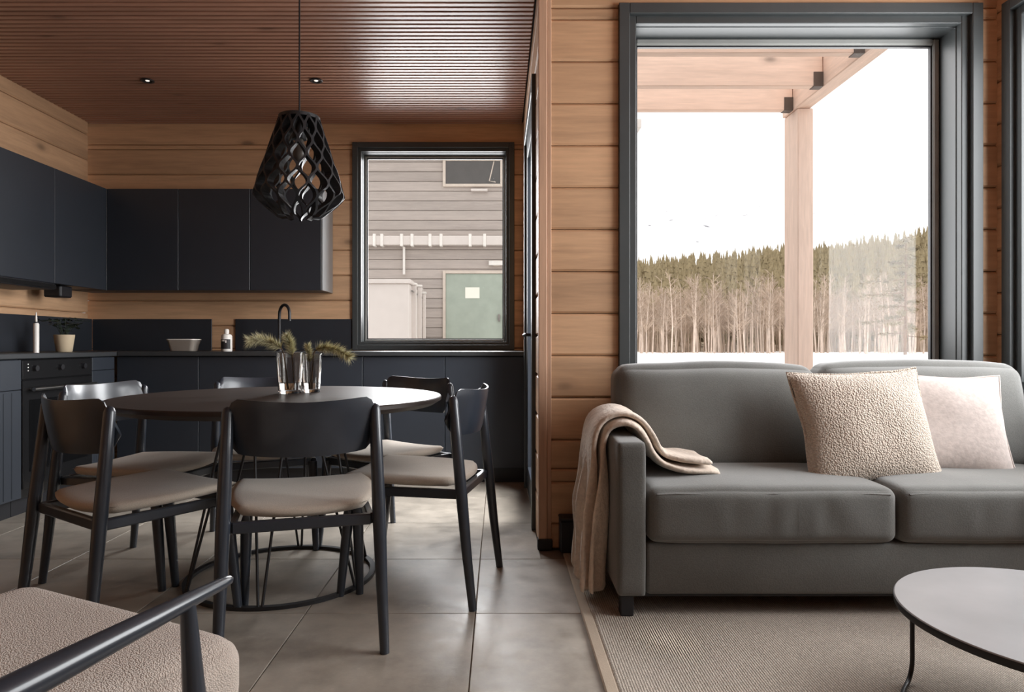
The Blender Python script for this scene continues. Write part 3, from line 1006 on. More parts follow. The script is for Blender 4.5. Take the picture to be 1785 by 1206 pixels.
# throw blanket over the left arm
def blanket():
    r = thing('throw_blanket', 'beige fleece throw draped over the sofa arm, its end folded on the seat', 'blanket', (0.457, 2.60, 0))
    X0 = 0.457
    # path: (x, z, y_near, y_far) world
    A0, A1, AT = 0.407, 0.507, 0.613
    path = [(A0 - 0.055, 0.055, 2.40, 2.74), (A0 - 0.048, 0.15, 2.405, 2.75), (A0 - 0.044, 0.27, 2.41, 2.76), (A0 - 0.040, 0.40, 2.42, 2.77), (A0 - 0.036, 0.50, 2.43, 2.78),
            (A0 - 0.030, 0.575, 2.44, 2.79), (A0 - 0.006, 0.640, 2.44, 2.80), (0.455, 0.664, 2.44, 2.81), (0.505, 0.648, 2.44, 2.82), (0.545, 0.600, 2.45, 2.82),
            (0.575, 0.548, 2.46, 2.81), (0.61, 0.512, 2.46, 2.80), (0.66, 0.497, 2.45, 2.78), (0.72, 0.491, 2.45, 2.74), (0.78, 0.486, 2.45, 2.68), (0.815, 0.476, 2.46, 2.64)]
    def sheet(offset, thick, ywin, seed, name, endcut=0):
        pts = path[:len(path) - endcut]
        # densify (Catmull-Rom)
        dense = []
        for i in range(len(pts) - 1):
            p0 = pts[max(i - 1, 0)]; p1 = pts[i]; p2 = pts[i + 1]; p3 = pts[min(i + 2, len(pts) - 1)]
            for k in range(4):
                t = k / 4
                dense.append(tuple(0.5 * ((2 * b) + (c - a) * t + (2 * a - 5 * b + 4 * c - d) * t * t + (-a + 3 * b - 3 * c + d) * t ** 3) for a, b, c, d in zip(p0, p1, p2, p3)))
        dense.append(pts[-1])
        nw = 36
        top, bot = [], []
        m_ = len(dense)
        for i, (x, zz, ya, yb) in enumerate(dense):
            a = dense[max(i - 1, 0)]; b = dense[min(i + 1, m_ - 1)]
            tx, tz = b[0] - a[0], b[1] - a[1]
            l = math.hypot(tx, tz) or 1
            nx, nz = -tz / l, tx / l
            hang = max(0.0, min(1.0, (0.58 - zz) / 0.25)) if i < m_ * 0.45 else 0.0
            for j in range(nw + 1):
                u = j / nw
                yy = ya + (yb - ya) * (ywin[0] + (ywin[1] - ywin[0]) * u)
                # vertical folds in the hanging part, softer ones on top
                fold = hang * (0.018 * math.sin(u * 15.0 + 1.2 + zz * 2.2) + 0.012 * math.sin(u * 29 + zz * 5))
                nv = noise.noise(Vector((x * 7 + seed, yy * 7, zz * 7))) * 0.010
                e = (1 - abs(2 * u - 1) ** 6)
                o_ = offset + fold + nv * e
                th = thick * (0.30 + 0.70 * e ** 0.5)
                if i in (0, m_ - 1): th *= 0.35
                wv = 0.012 * math.sin(i * 0.35 + seed)
                top.append((x + nx * (o_ + th) , yy + wv, zz + nz * (o_ + th)))
                bot.append((x + nx * (o_ - th) , yy + wv, zz + nz * (o_ - th)))
        mb = MB()
        vs = top + bot
        N = len(top)
        W_ = nw + 1
        fs = []
        for i in range(m_ - 1):
            for j in range(nw):
                a = i * W_ + j
                fs.append((a, a + W_, a + W_ + 1, a + 1))
                fs.append((N + a, N + a + 1, N + a + W_ + 1, N + a + W_))
            a = i * W_
            fs.append((a, N + a, N + a + W_, a + W_))
            a = i * W_ + nw
            fs.append((a, a + W_, N + a + W_, N + a))
        for j in range(nw):
            fs.append((j, j + 1, N + j + 1, N + j))
            a = (m_ - 1) * W_ + j
            fs.append((a, N + a, N + a + 1, a + 1))
        mb.add([(p[0] - X0, p[1] - 2.60, p[2]) for p in vs], fs)
        o = mb.build(name, M['throw'], r, 180)
        bm = bmesh.new(); bm.from_mesh(o.data); bmesh.ops.recalc_face_normals(bm, faces=bm.faces); bm.to_mesh(o.data); bm.free()
        return o
    sheet(-0.004, 0.013, (0.0, 1.0), 0.0, 'lower_layer')
    sheet(0.028, 0.013, (0.06, 1.0), 5.0, 'upper_layer', 1)
    return r
blanket()

# black box on the floor by the wall
bx = thing('floor_box', 'small black box on the floor against the log wall beside the throw', 'box', (0.32, 3.055, 0))
MB().bbox(-0.045, 0.06, -0.045, 0.045, RZ + 0.001, 0.155, 0.006).build('body', M['box_black'], bx)
MB().bbox(-0.047, 0.062, -0.047, 0.047, 0.155, 0.168, 0.004).build('lid', M['box_black'], bx)

# coffee table
HT = 0.65
cxT, cyT, RT = 2.098 * HT, 2.45 * HT, 0.569 * HT
TZ = H - HT
ctb = thing('coffee_table', 'low round grey-topped coffee table with a black wire base on the rug', 'table', (cxT, cyT, 0))
MB().lathe([(0.0, TZ), (RT - 0.003, TZ), (RT - 0.001, TZ - 0.002), (RT - 0.001, TZ - 0.003), (0.0, TZ - 0.003)], 96).build('tabletop', M['table_top'], ctb, 40, label='smooth grey top')
MB().lathe([(0.0, TZ - 0.0032), (RT, TZ - 0.0032), (RT + 0.001, TZ - 0.006), (RT - 0.001, TZ - 0.020), (RT - 0.006, TZ - 0.022), (0.0, TZ - 0.022)], 96).build('rim', M['box_black'], ctb, 40, label='black edge')
rr = math.hypot(1.15 - cxT, 1.868 - cyT)
a0 = math.atan2(1.868 - cyT, 1.15 - cxT)
rb = 0.006
for q in range(3):
    aa = a0 + q * 2 * PI / 3
    p = [(rr * math.cos(aa), rr * math.sin(aa), TZ - 0.022), (rr * math.cos(aa), rr * math.sin(aa), 0.075)]
    for k in range(1, 7):
        t = PI / 2 * k / 6
        da = 0.05 * (1 - math.cos(t)) / rr
        p.append((rr * math.cos(aa + da), rr * math.sin(aa + da), RZ + rb + 0.055 * (1 - math.sin(t))))
    for k in range(1, 15):
        da = 0.05 / rr + 0.4 * k / 14
        p.append((rr * math.cos(aa + da), rr * math.sin(aa + da), RZ + rb))
    MB().tube(p, rb, 10).build('leg', M['black_metal'], ctb, 60)

# ------------------------------------------------------------------ dining table
TX, TY, TR = -0.89, 2.76, 0.65
dt = thing('dining_table', 'round dark wooden dining table on a black wire pedestal', 'table', (TX, TY, 0))
MB().lathe([(0.0, 0.738), (TR - 0.004, 0.738), (TR, 0.734), (TR, 0.722), (TR - 0.03, 0.704), (0.0, 0.704)], 128).build('tabletop', M['table_wood'], dt, 35)
rr = 0.365
MB().lathe([(rr - 0.011, 0.001), (rr + 0.011, 0.001), (rr + 0.011, 0.014), (rr - 0.011, 0.014)], 72, closed=True).build('floor_ring', M['black_metal'], dt, 40)
MB().lathe([(0.20, 0.690), (0.222, 0.690), (0.222, 0.7035), (0.20, 0.7035)], 48, closed=True).build('top_ring', M['black_metal'], dt, 40)
for q in range(6):
    a = -PI / 2 + 0.10 + 2 * PI * q / 6
    for d in (-1, 1):
        b = a + d * 0.30
        MB().tube([(rr * math.cos(a + d * 0.02), rr * math.sin(a + d * 0.02), 0.012), (0.211 * math.cos(b), 0.211 * math.sin(b), 0.692)], 0.0055, 8).build('wire_rod', M['black_metal'], dt, 60)

# ------------------------------------------------------------------ dining chairs
def make_chair():
    r = thing('dining_chair', 'chair', 'chair', (0, 0, 0), 0, 'black dining chairs round the table')
    for s_ in (-1, 1):
        # rear leg rising to the backrest
        pts = [(s_ * 0.240, -0.292, 0.0), (s_ * 0.234, -0.268, 0.2), (s_ * 0.228, -0.246, 0.42), (s_ * 0.222, -0.226, 0.62), (s_ * 0.218, -0.214, 0.745), (s_ * 0.2175, -0.2135, 0.757), (s_ * 0.217, -0.213, 0.763)]
        MB().tube(pts, [0.0145, 0.018, 0.0215, 0.0195, 0.0175, 0.013, 0.005], 14).build('leg', M['chair_wood'], r, 60)
        pts = [(s_ * 0.206, 0.232, 0.0), (s_ * 0.200, 0.212, 0.2), (s_ * 0.194, 0.190, 0.405)]
        MB().tube(pts, [0.0145, 0.019, 0.0225], 14).build('leg', M['chair_wood'], r, 60)
    # seat pad: upholstered, slightly dished, rounded back corners
    n = 22
    vs, fs = [], []
    def outline(u, v):
        # superellipse-like map of the square to a rounded seat, narrower at the rear
        x, y_ = u, v
        k = 0.46 - 0.14 * v
        x2 = x * math.sqrt(1 - k * y_ * y_ / 2); y2 = y_ * math.sqrt(1 - k * x * x / 2)
        wd = 0.246 - 0.018 * (1 - v) / 2
        return x2 * wd, y2 * 0.236 - 0.002
    for sgn in (1, -1):
        for i in range(n + 1):
            for j in range(n + 1):
                u, v = i / n * 2 - 1, j / n * 2 - 1
                x, y_ = outline(u, v)
                e = 1 - max(abs(u), abs(v)) ** 7
                dish = 0.012 * (u * u) + 0.005 * v
                zz = 0.437 + dish + (0.005 + 0.017 * e ** 0.5 if sgn > 0 else 0.005 - 0.026 * e ** 0.5)
                vs.append((x, y_, zz))
    N = (n + 1) ** 2
    for i in range(n):
        for j in range(n):
            a = i * (n + 1) + j
            fs.append((a, a + n + 1, a + n + 2, a + 1))
            fs.append((N + a, N + a + 1, N + a + n + 2, N + a + n + 1))
    o = MB().add(vs, fs).build('seat', M['seat'], r, 180)
    bm = bmesh.new(); bm.from_mesh(o.data); bmesh.ops.remove_doubles(bm, verts=bm.verts, dist=0.0008); bmesh.ops.recalc_face_normals(bm, faces=bm.faces); bm.to_mesh(o.data); bm.free()
    fr = MB()
    fr.bbox(-0.19, 0.19, 0.175, 0.20, 0.386, 0.420, 0.004).bbox(-0.205, 0.205, -0.245, -0.222, 0.386, 0.420, 0.004)
    fr.bbox(-0.212, -0.19, -0.235, 0.19, 0.386, 0.420, 0.004).bbox(0.19, 0.212, -0.235, 0.19, 0.386, 0.420, 0.004)
    fr.build('seat_frame', M['chair_wood'], r)
    # curved backrest plate, hugging the inner side of the posts
    K, th = 26, 0.013
    vs = []
    rows = 9
    for side in (0, 1):
        for i in range(K + 1):
            u = i / K * 2 - 1
            x = u * 0.230
            yc = -0.300 + 1.30 * x * x + 2.0 * x ** 4
            nx, ny = -(2.60 * x + 8.0 * x ** 3), 1.0
            l = math.hypot(nx, ny)
            cr = max(0.0, abs(u) - 0.80) / 0.20
            zt = 0.786 - 0.010 * (1 - u * u) + 0.004 * abs(u) - 0.055 * cr ** 3
            zb = 0.608 + 0.012 * u * u + 0.052 * cr ** 2.2 + 0.012 * (1 - u * u) * 0
            for j in range(rows + 1):
                t = j / rows
                edge = 1 - abs(2 * t - 1) ** 6 * 0.6
                off = (th if side == 0 else 0.0) * edge + (th * 0.5 * (1 - edge))
                zz = zb + (zt - zb) * t
                tilt = -0.03 * (t - 0.5)
                vs.append((x + nx / l * (off + 0.006), yc + ny / l * (off + 0.006) + tilt + 0.018, zz))
    Wn = rows + 1
    N = (K + 1) * Wn
    fs = []
    for i in range(K):
        for j in range(rows):
            a = i * Wn + j
            fs.append((a, a + 1, a + Wn + 1, a + Wn))
            fs.append((N + a, N + a + Wn, N + a + Wn + 1, N + a + 1))
        a = i * Wn
        fs.append((a, a + Wn, N + a + Wn, N + a))
        a = i * Wn + rows
        fs.append((a, N + a, N + a + Wn, a + Wn))
    for j in range(rows):
        fs.append((j, N + j, N + j + 1, j + 1))
        a = K * Wn + j
        fs.append((a, a + 1, N + a + 1, N + a))
    o = MB().add(vs, fs).build('backrest', M['chair_wood'], r, 50)
    bm = bmesh.new(); bm.from_mesh(o.data); bmesh.ops.recalc_face_normals(bm, faces=bm.faces); bm.to_mesh(o.data); bm.free()
    return r
CH = [((-0.664, 2.278), (-0.28, 0.96), 'black dining chair in front of the table with its curved back turned to the viewer'),
      ((-1.235, 2.33), (0.57, 0.82), 'black dining chair at the near left of the table, behind the armchair'),
      ((-1.48, 2.84), (0.97, -0.22), 'black dining chair on the oven side of the table with its inner back lit'),
      ((-0.332, 2.69), (-0.980, 0.20), 'black dining chair on the door side of the table, seen from its side'),
      ((-0.54, 3.2), (-0.58, -0.81), 'black dining chair beyond the table below the kitchen window, only its seat showing'),
      ((-1.124, 3.236), (0.38, -0.92), 'black dining chair beyond the table, its lit back edge behind the glass vases')]
proto = make_chair()
for i, ((x, y), (fx, fy), lab) in enumerate(CH):
    rz = math.atan2(-fx, fy)
    if i == 0:
        proto.location = (x, y, 0); proto.rotation_euler = (0, 0, rz); proto['label'] = lab
    else:
        dup(proto, (x, y, 0), rz, lab)

# ------------------------------------------------------------------ vases with pine sprigs
def vase(D, x, r0, r1, h, label, water):
    v = thing('glass_vase', label, 'vase', (px(x, D), D, 0.7385), 0, 'glass vases on the dining table')
    MB().lathe([(0.0, 0.0), (r0 - 0.002, 0.0), (r0, 0.003), (r1, h), (r1 - 0.001, h + 0.001), (r1 - 0.0035, h), (r0 - 0.0035, 0.016), (0.0, 0.014)], 48).build('glass_body', M['tumbler'], v, 40)
    MB().lathe([(0.0, 0.0165), (r0 - 0.005, 0.0175), (r0 - 0.005 + (r1 - r0) * water / h, water), (0.0, water)], 40).build('water', M['water'], v, 40)
    return v
V1 = vase(2.90, 505, 0.047, 0.058, 0.175, 'larger clear glass vase holding two pine sprigs, on the dining table', 0.05)
V2 = vase(2.97, 543, 0.037, 0.046, 0.168, 'smaller clear glass vase beside the larger one on the dining table', 0.045)
def sprig(D, pts_px, label, rs, dens=1.0, ln=0.045, zoff=None):
    P = [Vector((px(x, d), d, pz(y, d))) for x, y, d in pts_px]
    r = thing('pine_sprig', label, 'sprig', tuple(P[0]), 0, 'pine sprigs in the vases')
    # smooth path
    dense = []
    for i in range(len(P) - 1):
        p0, p1, p2, p3 = P[max(i - 1, 0)], P[i], P[i + 1], P[min(i + 2, len(P) - 1)]
        for k in range(8):
            t = k / 8
            dense.append(0.5 * ((2 * p1) + (p2 - p0) * t + (2 * p0 - 5 * p1 + 4 * p2 - p3) * t * t + (-p0 + 3 * p1 - 3 * p2 + p3) * t ** 3))
    dense.append(P[-1])
    loc = [p - P[0] for p in dense]
    n = len(loc)
    MB().tube(loc, [0.0035 * (1 - 0.6 * i / n) for i in range(n)], 6).build('twig', M['twig'], r, 60)
    nd = MB()
    start = int(n * 0.45)
    for i in range(start, n):
        a, b = loc[max(i - 1, 0)], loc[min(i + 1, n - 1)]
        t = (b - a).normalized()
        for q in range(int(46 * dens)):
            rv = Vector((rs.gauss(0, 1), rs.gauss(0, 1), rs.gauss(0, 1)))
            rv = (rv - t * rv.dot(t)).normalized()
            d = (rv * 0.9 + t * rs.uniform(0.3, 1.1)).normalized()
            L = ln * rs.uniform(0.6, 1.1)
            s = d.cross(Vector((rs.gauss(0, 1), rs.gauss(0, 1), rs.gauss(0, 1)))).normalized() * 0.0011
            p = loc[i] + t * rs.uniform(-0.006, 0.006)
            nd.add([p - s, p + s, p + d * L], [(0, 1, 2)])
    nd.build('needles', M['needle'], r, kind='stuff')
    return r
rs = random.Random(5)
sprig(2.9, [(503, 676, 2.90), (498, 640, 2.90), (492, 610, 2.895), (478, 600, 2.88), (455, 592, 2.86), (436, 594, 2.84)], 'pine sprig reaching out to the left of the larger vase', rs)
sprig(2.9, [(512, 676, 2.91), (511, 640, 2.90), (508, 612, 2.89), (505, 598, 2.88), (500, 588, 2.87)], 'short upright pine sprig in the larger vase', rs, 1.2, 0.038)
sprig(2.97, [(543, 676, 2.97), (545, 640, 2.97), (549, 612, 2.965), (568, 606, 2.95), (588, 610, 2.94), (608, 622, 2.93)], 'pine sprig arching to the right of the smaller vase', rs)
sprig(2.97, [(541, 676, 2.98), (540, 640, 2.98), (539, 616, 2.98), (537, 604, 2.985)], 'tiny pine sprig peeking up in the smaller vase', rs, 0.8, 0.03)

# ------------------------------------------------------------------ pendant lamp
LD = 2.76
lx = px(522, LD)
pl = thing('pendant_lamp', 'black latticed wooden pendant lamp hanging over the dining table', 'lamp', (lx, LD, 0))
zt, zb = pz(205, LD), pz(379, LD)
prof = [(0.0, 0.082), (0.12, 0.098), (0.35, 0.128), (0.55, 0.156), (0.72, 0.178), (0.79, 0.184), (0.86, 0.160), (0.94, 0.120), (1.0, 0.088)]
def prad(t):
    for (a, ra), (b, rb_) in zip(prof[:-1], prof[1:]):
        if t <= b:
            return ra + (rb_ - ra) * (t - a) / (b - a)
    return prof[-1][1]
NS = 26
for s_ in range(NS):
    vs, fs = [], []
    K = 44
    sg = 1 if s_ % 2 == 0 else -1
    for k in range(K + 1):
        t = k / K
        zz = zt + (zb - zt) * t
        th = 2 * PI * s_ / NS + sg * (PI / NS) * 0.98 * math.cos(t * PI * 7.0)
        R_ = prad(t)
        for dr_, dt_ in ((-0.034, -0.005), (0.0, -0.005), (0.0, 0.005), (-0.034, 0.005)):
            R2 = R_ + dr_
            an = th + dt_ / max(R_, 0.05)
            vs.append((R2 * math.cos(an), R2 * math.sin(an), zz))
    for k in range(K):
        for q in range(4):
            a = k * 4 + q; b = k * 4 + (q + 1) % 4
            fs.append((a, b, b + 4, a + 4))
    fs += [(0, 1, 2, 3), tuple(K * 4 + q for q in (3, 2, 1, 0))]
    MB().add(vs, fs).build('lamp_slat', M['lamp_wood'], pl)
MB().lathe([(0.0, zt + 0.012), (0.03, zt + 0.012), (0.083, zt + 0.002), (0.084, zt - 0.012), (0.0, zt - 0.012)], 36).build('top_cap', M['lamp_wood'], pl, 40)
MB().lathe([(0.0, zt - 0.012), (0.03, zt - 0.012), (0.03, zt - 0.09), (0.0, zt - 0.09)], 20).build('socket', M['box_black'], pl, 40)
MB().lathe([(0.0, zt - 0.088), (0.014, zt - 0.09), (0.03, zt - 0.13), (0.032, zt - 0.15), (0.02, zt - 0.175), (0.0, zt - 0.182)], 20).build('bulb', plain('bulb_glass', srgb(90, 84, 78), 0.3), pl, 60)
MB().tube([(0, 0, zt + 0.01), (0, 0, CEIL - 0.04)], 0.0035, 8).build('cable', M['box_black'], pl, 60)
MB().lathe([(0.0, CEIL - 0.023), (0.05, CEIL - 0.023), (0.045, CEIL - 0.045), (0.0, CEIL - 0.05)], 28).build('ceiling_rose', M['box_black'], pl, 40)

# ------------------------------------------------------------------ lounge armchair (near left corner)
cr = Vector((-0.467, 1.216, 0)); cl_ = Vector((-1.003, 1.476, 0))
rdir = (cr - cl_).normalized()          # towards the sitter's right
fdir = Vector((-rdir.y, rdir.x, 0))     # the way the chair faces
W_A = (cr - cl_).length
mid = (cr + cl_) / 2
rz = math.atan2(-fdir.x, fdir.y)
ac = thing('armchair', 'lounge armchair with pale nubbly seat cushion and slim black wooden arms', 'armchair', (mid.x, mid.y, 0), rz)
SD = 0.60
mb = soft_box(W_A + 0.05, SD, 0.145, 0.052, 26, (0.012, 0.012, 0.012), 0.003, 5, 2.0, c=(0.0, -SD / 2, 0.36))
cs = mb.build('seat_cushion', M['chair_boucle'], ac, 180)
hw, hd = (W_A + 0.05) / 2 - 0.018, SD / 2 - 0.018
for zz in (0.36 + 0.055,):
    p = [(x, y - SD / 2, zz + 0.002) for x, y in rrect(hw, hd, 0.05, 6)]
    MB().tube(p + [p[0]], 0.0045, 8, caps=False).build('piping', M['chair_boucle'], cs, 60)
il = Matrix.Rotation(-rz, 4, 'Z') @ Matrix.Translation((-mid.x, -mid.y, 0))
tipw = Vector((-0.4355, 1.084, 0.57)); rearw = Vector((-0.600, 0.60, 0.555))
postt = Vector((px(327, 1.00), 1.00, 0.565)); postb = Vector((px(372, 1.03), 1.03, 0.0))
tip, rear, pt_, pb_ = (il @ q for q in (tipw, rearw, postt, postb))
def mirror(q): return Vector((-q.x, q.y, q.z))
for s_ in (0, 1):
    fn = (lambda q: q) if s_ == 0 else mirror
    d = rear - tip
    ap = [tip - d * 0.012, tip, tip + d * 0.03, tip + d * 0.3, tip + d * 0.6, tip + d]
    MB().tube([fn(q) for q in ap], [0.003, 0.0075, 0.0095, 0.015, 0.019, 0.022], 16).build('armrest', M['chair_wood'], ac, 60)
    MB().tube([fn(pt_), fn(pt_.lerp(pb_, 0.4)), fn(pb_)], [0.011, 0.020, 0.015], 14).build('leg', M['chair_wood'], ac, 60)
    rb0 = Vector((rear.x + 0.02, -0.62, 0.0)); rb1 = Vector((rear.x - 0.01, rear.y + 0.02, 0.56)); rb2 = Vector((rear.x - 0.04, rear.y - 0.10, 0.80))
    MB().tube([fn(rb0), fn(rb1), fn(rb2)], [0.015, 0.021, 0.013], 14).build('leg', M['chair_wood'], ac, 60)
MB().bbox(-0.30, 0.30, -0.045, -0.02, 0.245, 0.285, 0.005).bbox(-0.30, 0.30, -0.585, -0.56, 0.245, 0.285, 0.005).bbox(-0.335, -0.30, -0.585, -0.02, 0.245, 0.285, 0.005).bbox(0.30, 0.335, -0.585, -0.02, 0.245, 0.285, 0.005).build('seat_frame', M['chair_wood'], ac)
mb = soft_box(0.56, 0.10, 0.34, 0.045, 16, (0.01, 0.02, 0.01), 0.003, 5, 9.0, c=(0, -0.64, 0.60))
mb.build('back_cushion', M['chair_boucle'], ac, 180)

# ------------------------------------------------------------------ outdoors: porch seen through the big window
GZ = -0.35
dk = MB().bbox(0.47, 4.2, D1 + 0.26, 5.7, GZ - 0.1, -0.08, 0.01).build('floor_terrace', plain('terrace_boards', srgb(170, 160, 150), 0.8))
tag(dk, 'snowy terrace deck outside the big window', 'terrace', None, 'structure')
po = thing('porch_post', 'thick pale timber post of the porch outside the big window', 'post', (2.41, 5.32, -0.08))
MB().bbox(px(1391, 5.2) - 2.41, px(1418, 5.2) - 2.41, -0.12, 0.13, 0.0, 2.86, 0.006).build('post_body', M['timber_z'], po)
MB().bbox(px(1391, 5.2) - 2.41 - 0.012, px(1418, 5.2) - 2.41 + 0.012, -0.13, 0.14, 0.0, 0.06, 0.004).build('post_shoe', M['bracket'], po)
eb = MB().bbox(2.30, 2.42, D1 + 0.30, 5.45, 2.782, 3.035, 0.006).build('porch_edge_beam', M['timber_y'])
tag(eb, 'pale timber edge beam of the porch running out to the post', 'beam')
for i, (d, lab) in enumerate(((4.25, 'pale porch joist nearest the big window'), (4.79, 'pale porch joist in the middle of the three'), (5.28, 'pale porch joist at the outer edge, meeting the post'), (3.71, 'pale porch joist close to the house wall above the window'))):
    j = thing('porch_joist', lab, 'joist', (1.30, d, 2.782), 0, 'porch joists outside the big window')
    MB().bbox(-1.15, 0.995, -0.03, 0.03, 0.0, 0.25, 0.004).build('joist_body', M['timber'], j)
    MB().bbox(0.93, 0.999, -0.034, 0.034, -0.004, 0.10, 0.001).build('hanger', M['bracket'], j, label='dark steel joist hanger')

# ------------------------------------------------------------------ snow ground, hill, mountain
def height(x, y):
    # snow field, then a wooded hill
    t = max(0.0, min(1.0, (y - 108) / 135.0))
    s_ = t * t * (3 - 2 * t)
    ramp = 21 + (x - 45) * 0.095
    und = 1.4 * noise.noise(Vector((x * 0.03, y * 0.03, 0)))
    b = GZ + 0.35 * noise.noise(Vector((x * 0.12, y * 0.12, 3))) * (1 if y > 8 else 0)
    return b + (ramp + und * 2) * s_
nx_, ny_ = 70, 70
xs_ = np.linspace(-60, 240, nx_ + 1); ys_ = np.concatenate([np.linspace(5.75, 110, 36), np.linspace(115, 330, ny_ - 35)])
vs = [(x, y, height(x, y)) for y in ys_ for x in xs_]
def grid_faces(nx, ny):
    return [(j * (nx + 1) + i, j * (nx + 1) + i + 1, (j + 1) * (nx + 1) + i + 1, (j + 1) * (nx + 1) + i) for j in range(ny) for i in range(nx)]
allf = grid_faces(nx_, len(ys_) - 1)
cut = 108
sn = [f for f in allf if vs[f[0]][1] < cut]; hl = [f for f in allf if vs[f[0]][1] >= cut]
o = MB().add(vs, sn).build('ground', M['snow'], None, 180); tag(o, 'white snow field between the porch and the forest', 'snow', None, 'structure')
o = MB().add(vs, hl).build('hill', M['hill'], None, 180); tag(o, 'wooded hillside rising beyond the snow field', 'hill', None, 'structure')
for nm_, lab, q in (('ground_side', 'snow covered ground outside the side windows', (2.6, 60, -40, 5.75)), ('ground_rear', 'snow covered ground behind the house', (-60, 2.6, -40, -2.9))):
    o = MB().box(q[0], q[1], q[2], q[3], GZ - 0.3, GZ).build(nm_, M['snow']); tag(o, lab, 'snow', None, 'structure')
vs = []
mxs = np.linspace(-100, 1500, 61)
for j in range(13):
    for x in mxs:
        t = j / 12
        yy = 800 + 700 * t
        hh = 268 + 40 * noise.noise(Vector((x * 0.004, 1, 0))) + 26 * noise.noise(Vector((x * 0.015, 2, 0))) - 0.01 * (x - 300)
        vs.append((x, yy, hh * math.sin(min(1, t * 1.3) * PI / 2) - 2))
o = MB().add(vs, grid_faces(60, 12)).build('mountain', M['mountain'], None, 180); tag(o, 'snow covered mountain barely showing above the forest', 'mountain', None, 'structure')

# ------------------------------------------------------------------ trees
def conifer_geo(h, tiers, n, rs, rad=0.15):
    v, f = [], []
    zb = h * 0.10
    for t in range(tiers):
        z0 = zb + (h - zb) * t / tiers * 0.97
        z1 = min(h, z0 + (h - zb) / tiers * 1.75)
        R_ = h * rad * (1 - t / tiers) ** 0.85 + 0.06 * h / 10
        o = len(v)
        v.append((rs.gauss(0, 0.02), rs.gauss(0, 0.02), z1))
        a0 = rs.uniform(0, 6)
        for k in range(n):
            a = a0 + 2 * PI * k / n
            rr_ = R_ * (rs.uniform(0.75, 1.15) if k % 2 == 0 else rs.uniform(0.4, 0.6))
            v.append((rr_ * math.cos(a), rr_ * math.sin(a), z0 - (0.04 * h / tiers if k % 2 == 0 else -0.1)))
        for k in range(n):
            f.append((o, o + 1 + k, o + 1 + (k + 1) % n))
    return v, f
def tube4(v, f, a, b, r0, r1, n=4):
    a, b = Vector(a), Vector(b)
    t = (b - a).normalized()
    u = t.cross(Vector((0.3, 0.9, 0.2))).normalized(); w = t.cross(u)
    o = len(v)
    for p, r in ((a, r0), (b, r1)):
        for k in range(n):
            an = 2 * PI * k / n
            v.append(tuple(p + (u * math.cos(an) + w * math.sin(an)) * r))
    for k in range(n):
        f.append((o + k, o + (k + 1) % n, o + n + (k + 1) % n, o + n + k))
def birch_geo(h, rs, nb=16, tw=3):
    tv, tf, v, f = [], [], [], []
    lean = (rs.uniform(-0.05, 0.05), rs.uniform(-0.05, 0.05))
    P = lambda t: Vector((lean[0] * h * t + 0.02 * h * math.sin(t * 4), lean[1] * h * t, h * t))
    for a, b in ((0, 0.35), (0.35, 0.7), (0.7, 1.0)):
        tube4(tv, tf, P(a), P(b), 0.011 * h * (1 - a * 0.85), 0.011 * h * (1 - b * 0.85) + 0.01, 5)
    for k in range(nb):
        t = rs.uniform(0.32, 0.96)
        a = rs.uniform(0, 2 * PI)
        L = h * rs.uniform(0.12, 0.26) * (1.15 - t * 0.7)
        p0 = P(t)
        p1 = p0 + Vector((math.cos(a) * L * 0.7, math.sin(a) * L * 0.7, L * 0.75))
        tube4(v, f, p0, p1, 0.032, 0.02, 3)
        for q in range(tw):
            s_ = p0.lerp(p1, rs.uniform(0.3, 1))
            d = Vector((rs.gauss(0, 0.4) + math.cos(a) * 0.4, rs.gauss(0, 0.4) + math.sin(a) * 0.4, rs.uniform(0.1, 0.9))) * L * 0.5
            tube4(v, f, s_, s_ + d, 0.022, 0.012, 3)
    return tv, tf, v, f
rs = random.Random(21)
# individual conifers along the lower edge of the wood
cm, cs_ = [], []
for k in range(6):
    v, f = conifer_geo(10, 9, 12, rs)
    cm.append(MB().add(v, f).mesh('foliage', M['conifer']))
    v, f = [], []
    tube4(v, f, (0, 0, -0.4), (0, 0, 6), 0.13, 0.07, 5)
    cs_.append(MB().add(v, f).mesh('trunk', M['pine_bark']))
def in_view(D, lo, hi):
    return px(rs.uniform(lo, hi), D)
placed = []
def spot(d0, d1, lo, hi, gap):
    for _ in range(60):
        D = rs.uniform(d0, d1); x = in_view(D, lo, hi)
        if all((x - a) ** 2 + (D - b) ** 2 > gap * gap for a, b in placed):
            break
    placed.append((x, D))
    return x, D
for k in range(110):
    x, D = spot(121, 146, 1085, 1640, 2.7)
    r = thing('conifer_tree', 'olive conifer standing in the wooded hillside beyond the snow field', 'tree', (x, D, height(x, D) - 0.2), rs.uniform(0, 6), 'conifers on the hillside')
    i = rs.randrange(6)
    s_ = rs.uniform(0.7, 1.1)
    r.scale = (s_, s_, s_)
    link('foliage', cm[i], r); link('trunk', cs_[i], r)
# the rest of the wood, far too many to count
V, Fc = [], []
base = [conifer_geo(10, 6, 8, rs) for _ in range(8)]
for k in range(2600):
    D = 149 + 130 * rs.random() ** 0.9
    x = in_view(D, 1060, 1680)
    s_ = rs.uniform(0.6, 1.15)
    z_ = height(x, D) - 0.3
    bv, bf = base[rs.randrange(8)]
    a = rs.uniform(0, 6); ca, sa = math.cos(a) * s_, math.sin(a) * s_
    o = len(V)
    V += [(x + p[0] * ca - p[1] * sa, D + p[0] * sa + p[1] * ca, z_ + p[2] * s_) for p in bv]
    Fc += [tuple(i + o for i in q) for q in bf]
o = MB().add(V, Fc).build('forest', M['conifer']); tag(o, 'dense olive conifer forest covering the hillside', 'forest', None, 'stuff')
